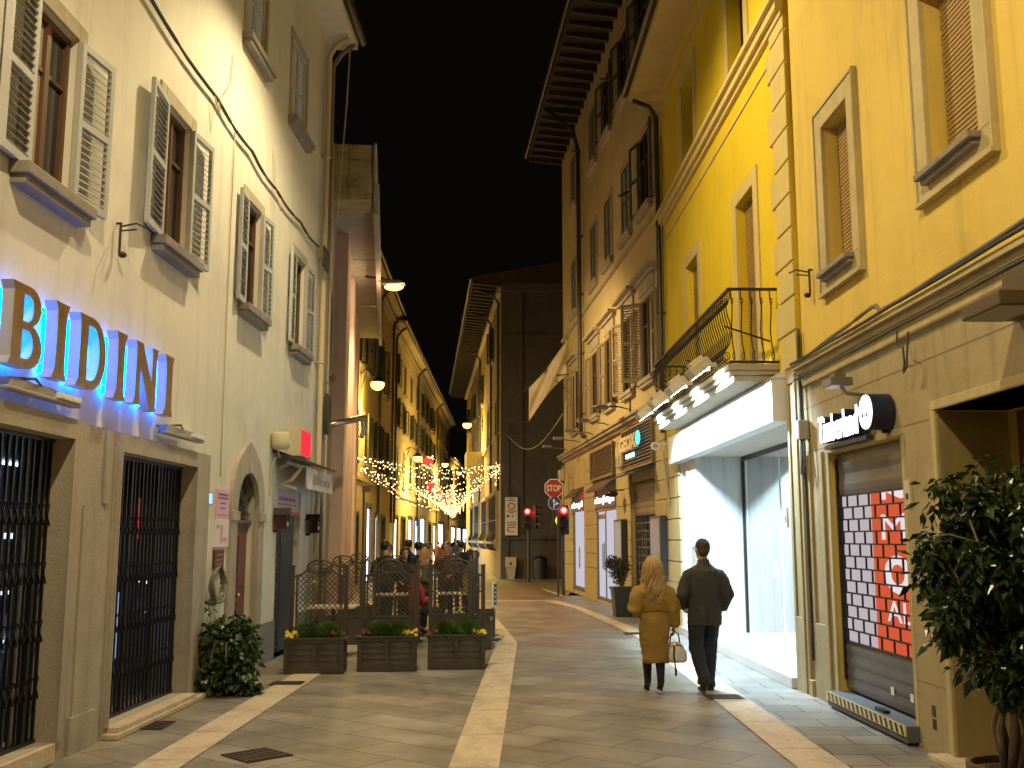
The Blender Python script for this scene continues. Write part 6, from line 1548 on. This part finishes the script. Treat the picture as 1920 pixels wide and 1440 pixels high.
M_must = cloth('mustard_wool', (.30,.185,.032), .8, .1)
coat = fuse(ct, 'coat', M_must, wo, .011, 3, .046, .13)
m = MB(); pts = [(.157*math.cos(a), -.006+.125*math.sin(a), .925+.008*math.sin(3*a)) for a in [2*PI*i/28 for i in range(29)]]; m.loft(pts, [(.006,.02)]*29, 6, False, side=(0,0,1)); m.build('belt', M_must, coat, smooth=True)
M_boot = mk('black_suede', (.010,.010,.011), .7)
for L_ in (LL, RL):
    A = Vector(L_[1]); C_ = Vector(L_[2]); s_ = MB()
    s_.loft([A, A.lerp(C_,.35), A.lerp(C_,.8), C_, C_+Vector((0,.03,-.045)), C_+Vector((0,.10,-.082)), C_+Vector((0,.155,-.09))], [.056,.057,.045,.042,(.036,.036),(.036,.022),(.02,.012)], 12)
    s_.loft([C_+Vector((0,-.028,-.02)), C_+Vector((0,-.034,-.06)), C_+Vector((0,-.034,-.098))], [.026,.016,.012], 8)
    fuse(s_, 'boot', M_boot, wo, .007, 2)
h_ = MB(); hair_cap(h_, hc, .93, wf, .016); c = Vector(hc)
h_.loft([c+Vector((0,-.03,.02)), c+Vector((0,-.06,-.1)), c+Vector((0,-.085,-.22)), c+Vector((0,-.095,-.30))], [(.105,.075),(.115,.06),(.105,.045),(.06,.02)], 16)
rh = random.Random(21); strands(h_, rh, hc, .97, wf, 230, .37, .15, .0075, .022)
M_blonde = leafmat('blonde_hair', (.34,.20,.06), (.62,.42,.18), .42)
h_.build('hair', M_blonde, wo, smooth=True)
# handbag (held: a thing of its own)
hb = empty('handbag', (1.65+.245, 12.22+.075, .33), R(8), 'white slouchy handbag with a gold clasp and black strap held by the blonde woman', 'handbag')
m = MB(); m.loft([(0,0,.0), (0,0,.03), (0,0,.12), (0,0,.20), (0,0,.235)], [(.125,.06),(.145,.075),(.14,.07),(.09,.04),(.05,.022)], 18); fuse(m, 'bag_body', mk('white_bag_leather', (.80,.78,.75), .45, var=.15, vs=8), hb, .008, 2, .014, .05)
m = MB(); m.tube([(-.06,-.0,.22), (-.045,.0,.32), (.0,.0,.355), (.045,.0,.32), (.06,0,.22)], .009, 7); m.build('handle', mk('black_bag_leather', (.012,.011,.010), .45), hb, smooth=True)
m = MB(); m.tube([(-.03,-.075,.2), (-.04,-.085,.08), (-.02,-.085,-.07)], .010, 6); m.box(-.032,-.006,-.09,-.078,-.14,-.06); m.build('strap', MATS['black_bag_leather'], hb)
m = MB(); m.tube([(-.07,-.045,.19), (0,-.055,.21), (.07,-.045,.19)], .008, 6); m.build('gold_clasp', mk('gold_metal', (.8,.55,.15), .25, metal=1), hb)

# --- people on the terrace and in the far street
def figure(x, y, rz, h, label, top, bottom, hairc, pose='stand', long_hair=False, group=None, head_turn=0., coat_len=.8, lean=0., skinm=None, hat=None, scarf=None):
    t = empty('person', (x, y, .009), rz, label, 'person', group); s = h/1.72
    V = lambda a, b_, c_: Vector((a, b_, c_))*s
    sit = pose == 'sit'; dz = -.40 if sit else 0.
    lx = lambda z: lean*(z-.9)
    ht = Vector((math.sin(head_turn), math.cos(head_turn), 0)); hc = V(0, .02+lx(1.6), 1.60+dz); b = MB(); head(b, hc, s, ht)
    b.loft([V(0,lx(1.36),1.36+dz), V(0,.01+lx(1.5),1.54+dz)], [.058*s,.052*s], 10)
    b.loft([V(0,0,.88+dz), V(0,lx(1.1),1.1+dz), V(0,lx(1.36),1.36+dz), V(0,lx(1.4),1.41+dz)], [(.15*s,.1*s),(.14*s,.1*s),(.16*s,.09*s),(.07*s,.06*s)], 12)
    if sit: legs = [[V(k*.09,0,.50), V(k*.11,.42,.50), V(k*.11,.42,.09)] for k in (-1,1)]
    elif pose == 'walk': legs = [[V(-.08,0,.88), V(-.085,.10,.48), V(-.08,.14,.08)], [V(.08,0,.88), V(.085,-.02,.48), V(.08,-.18,.11)]]
    else: legs = [[V(k*.08,0,.88), V(k*.09,.01,.48), V(k*.09,.0,.08)] for k in (-1,1)]
    for L_ in legs: b.loft(L_, [.08*s,.055*s,.038*s], 9); e = L_[2]; b.loft([e, e+V(0,.08,-.04), e+V(0,.16,-.05)], [.036*s,.038*s,.026*s], 8)
    arms = []
    for k in (-1,1):
        A = V(k*.175, lx(1.34), 1.34+dz)
        if sit: B_ = V(k*.25,.05+lx(1.1),1.08+dz); C_ = V(k*.14,.28,1.12+dz)
        elif pose == 'walk': B_ = V(k*.24,-.06*k+lx(1.1),1.08); C_ = V(k*.23,.05-.08*k+lx(.9),.84)
        else: B_ = V(k*.25,-.04+lx(1.1),1.08); C_ = V(k*.17,.16+lx(.95),1.0)
        arms.append((A,B_,C_)); b.loft([A,B_,C_], [.05*s,.042*s,.028*s], 9); hand(b, C_, (C_-B_), (-k,.3,.3), (-k,0,0), .5, s)
    body = fuse(b, 'body', skinm or M_skin, t, .012, 2); face_bits(t, body, hc, s, ht)
    j = MB(); zl = max(.42, .88-(coat_len-.75)*1.0) if not sit else .88
    j.loft([V(0,0,zl+dz), V(0,0,.95+dz), V(0,lx(1.1),1.1+dz), V(0,lx(1.28),1.28+dz), V(0,lx(1.37),1.37+dz), V(0,lx(1.43),1.44+dz)], [(.19*s,.14*s),(.18*s,.135*s),(.17*s,.13*s),(.195*s,.13*s),(.17*s,.11*s),(.07*s,.07*s)], 16)
    for (A,B_,C_) in arms: j.loft([A+Vector((-A.x*.3,0,0)), A.lerp(B_,.2), B_, B_.lerp(C_,.92)], [.07*s,.072*s,.062*s,.05*s], 10)
    fuse(j, 'jacket', top, t, .015, 2, .02, .1)
    tr = MB(); tr.loft([V(0,0,.97+dz), V(0,0,.84+dz)], [(.15*s,.11*s),(.16*s,.12*s)], 12)
    for L_ in legs: tr.loft([L_[0], L_[1], L_[1].lerp(L_[2],.9)], [.10*s,.075*s,.06*s], 10)
    fuse(tr, 'trousers', bottom, t, .015, 2)
    sh_ = MB()
    for L_ in legs: e = L_[2]; sh_.loft([e+V(0,-.03,.01), e+V(0,-.02,-.04), e+V(0,.08,-.05), e+V(0,.18,-.055)], [.042*s,.045*s,(.045*s,.03*s),(.03*s,.02*s)], 8)
    sh_.build('shoes', M_black, t, smooth=True)
    hm = MB(); hair_cap(hm, hc, s, ht, .012)
    if long_hair: strands(hm, random.Random(int(abs(x*100))), hc, s, ht, 70, .30*s, .08, .010*s, .01); hm.loft([hc+Vector((0,0,.02))-ht*.03, hc-ht*.05-Vector((0,0,.14)), hc-ht*.07-Vector((0,0,.26))], [.095*s,.09*s,.04*s], 12)
    o = hm.build('hair', hairc, t, smooth=True)
    f = ht; bm = bmesh.new(); bm.from_mesh(o.data)
    bmesh.ops.delete(bm, geom=[v for v in bm.verts if (v.co-hc).dot(f) > .045*s and v.co.z < hc.z+.065*s], context='VERTS'); bm.to_mesh(o.data); bm.free()
    if hat:
        q = MB(); q.ell(hc+Vector((0,0,.06*s)), (.098*s,.112*s,.085*s)); q.ell(hc+Vector((0,0,.15*s)), (.03*s,.03*s,.03*s), 8, 6); q.build('woolly_hat', hat, t, smooth=True)
    if scarf:
        q = MB(); q.lathe([(.075*s,-.03), (.105*s,-.01), (.105*s,.03), (.075*s,.05)], 16, hc+Vector((0,0,-.15*s))); q.build('scarf', scarf, t, smooth=True)
    return t
blk = cloth('black_coat', (.012,.012,.014)); brn = cloth('brown_coat', (.10,.05,.025)); dred = cloth('wine_red_coat', (.10,.02,.02)); crm = cloth('cream_coat', (.66,.60,.50)); bei = cloth('beige_coat', (.36,.26,.14)); redc = cloth('red_coat', (.35,.02,.02)); olv = cloth('olive_coat', (.09,.075,.05)); drk = cloth('dark_trousers', (.015,.015,.018)); nav = cloth('navy_coat', (.015,.018,.03))
Hb = mk('black_hair', (.012,.009,.007), .45); Hbr = mk('brown_hair', (.06,.03,.015), .5); Hbl = mk('fair_hair', (.42,.26,.09), .45)
G1 = 'people gathered at the terrace'; G2 = 'people strolling in the far street'
figure(-2.47, 20.4, R(8), 1.70, 'dark haired man in a black coat with his back turned behind the trellis', blk, drk, Hb, 'stand', group=G1, head_turn=.9)
figure(-2.14, 20.9, R(200), 1.55, 'dark haired woman in a black coat facing us beside the man in black', blk, drk, Hb, 'stand', True, G1, .15)
figure(-2.02, 23.0, R(185), 1.66, 'person in dark clothes half hidden behind the woman in black', nav, drk, Hb, 'stand', False, G1)
figure(-1.86, 20.2, R(-70), 1.66, 'man in a brown coat leaning over towards the right behind the trellis', brn, drk, Hbr, 'stand', False, G1, .0, lean=.35)
figure(-1.99, 22.2, R(20), 1.68, 'person in a black jacket behind the leaning man', blk, drk, Hb, 'stand', False, G1)
figure(-1.66, 19.8, R(-80), 1.55, 'blonde woman in an olive coat and pale scarf in profile behind the trellis', olv, drk, Hbl, 'stand', True, G1, .1, scarf=crm)
figure(-1.72, 18.75, R(-60), 1.62, 'person in a bright red coat sitting low behind the middle trellis', redc, drk, Hbr, 'sit', False, G1)
figure(-1.72, 26.5, R(10), 1.62, 'person wearing a dark pointed woolly hat behind the blonde woman', nav, drk, Hb, 'stand', False, G1, hat=blk)
figure(-2.32, 23.4, R(30), 1.72, 'tall person in a dark navy jacket behind the man in the black coat', nav, drk, Hb, 'stand', False, G1, .4)
figure(-2.62, 22.0, R(-40), 1.64, 'person in an olive coat at the wall end of the terrace group', olv, drk, Hbr, 'stand', False, G1)
figure(-1.42, 22.8, R(160), 1.66, 'person in a brown coat facing us deep in the terrace group', brn, drk, Hbr, 'stand', False, G1)
figure(-1.25, 25.5, R(15), 1.70, 'person in black with back turned behind the right trellis', blk, drk, Hb, 'stand', False, G1)
figure(-.80, 19.6, R(-75), 1.52, 'dark haired woman in a beige coat at the right end of the terrace', bei, drk, Hb, 'stand', True, G1)
figure(-.74, 21.2, R(100), 1.50, 'companion in a pale coat behind the dark haired woman', crm, drk, Hbr, 'stand', False, G1)
figure(-4.25, 60, R(3), 1.58, 'walker in a wine red coat in the far street', dred, drk, Hb, 'walk', group=G2)
figure(-3.62, 59, R(-3), 1.58, 'walker in a brown jacket beside the wine red coat', brn, drk, Hb, 'walk', group=G2)
figure(-3.50, 66, R(5), 1.64, 'walker in dark navy close behind the brown jacket', nav, drk, Hb, 'walk', group=G2)
figure(-4.85, 94, R(180), 1.72, 'walker in a cream coat coming towards us far down the street', crm, drk, Hbr, 'walk', group=G2, coat_len=1.1)
figure(-5.3, 95, R(180), 1.74, 'walker in black at the left of the cream coat', blk, drk, Hb, 'walk', group=G2)
figure(-4.1, 92, R(175), 1.74, 'walker in black at the right of the cream coat', blk, drk, Hb, 'walk', group=G2, coat_len=1.1)
# --- camera, sky, render settings
cam = bpy.data.cameras.new('camera'); co = bpy.data.objects.new('camera', cam); COL.objects.link(co)
cam.sensor_width = 36; cam.lens = 36*1930/1920; cam.clip_end = 600; cam.clip_start = .05
co.location = (0, 0, 1.75); co.rotation_euler = (R(90)+math.atan(290/1930), 0, 0)
SC.camera = co
w = bpy.data.worlds.new('World'); SC.world = w; w.use_nodes = True
nt = w.node_tree; bg = nt.nodes['Background']
sky = nt.nodes.new('ShaderNodeTexSky'); sky.sky_type = 'NISHITA'; sky.sun_disc = False; sky.sun_elevation = R(-7); sky.sun_rotation = R(200)
gl_ = nt.nodes.new('ShaderNodeMix'); gl_.data_type = 'RGBA'; gl_.blend_type = 'ADD'; gl_.inputs[0].default_value = 1; gl_.inputs[7].default_value = (.05, .038, .028, 1)
nt.links.new(sky.outputs[0], gl_.inputs[6]); nt.links.new(gl_.outputs[2], bg.inputs[0]); bg.inputs[1].default_value = .05
SC.view_settings.view_transform = 'Standard'; SC.view_settings.look = 'None'; SC.view_settings.exposure = 0; SC.view_settings.gamma = 1
SC.cycles.max_bounces = 6; SC.cycles.diffuse_bounces = 3; SC.cycles.glossy_bounces = 3; SC.cycles.transparent_max_bounces = 12
SC.cycles.use_denoising = True; SC.cycles.sample_clamp_indirect = 6
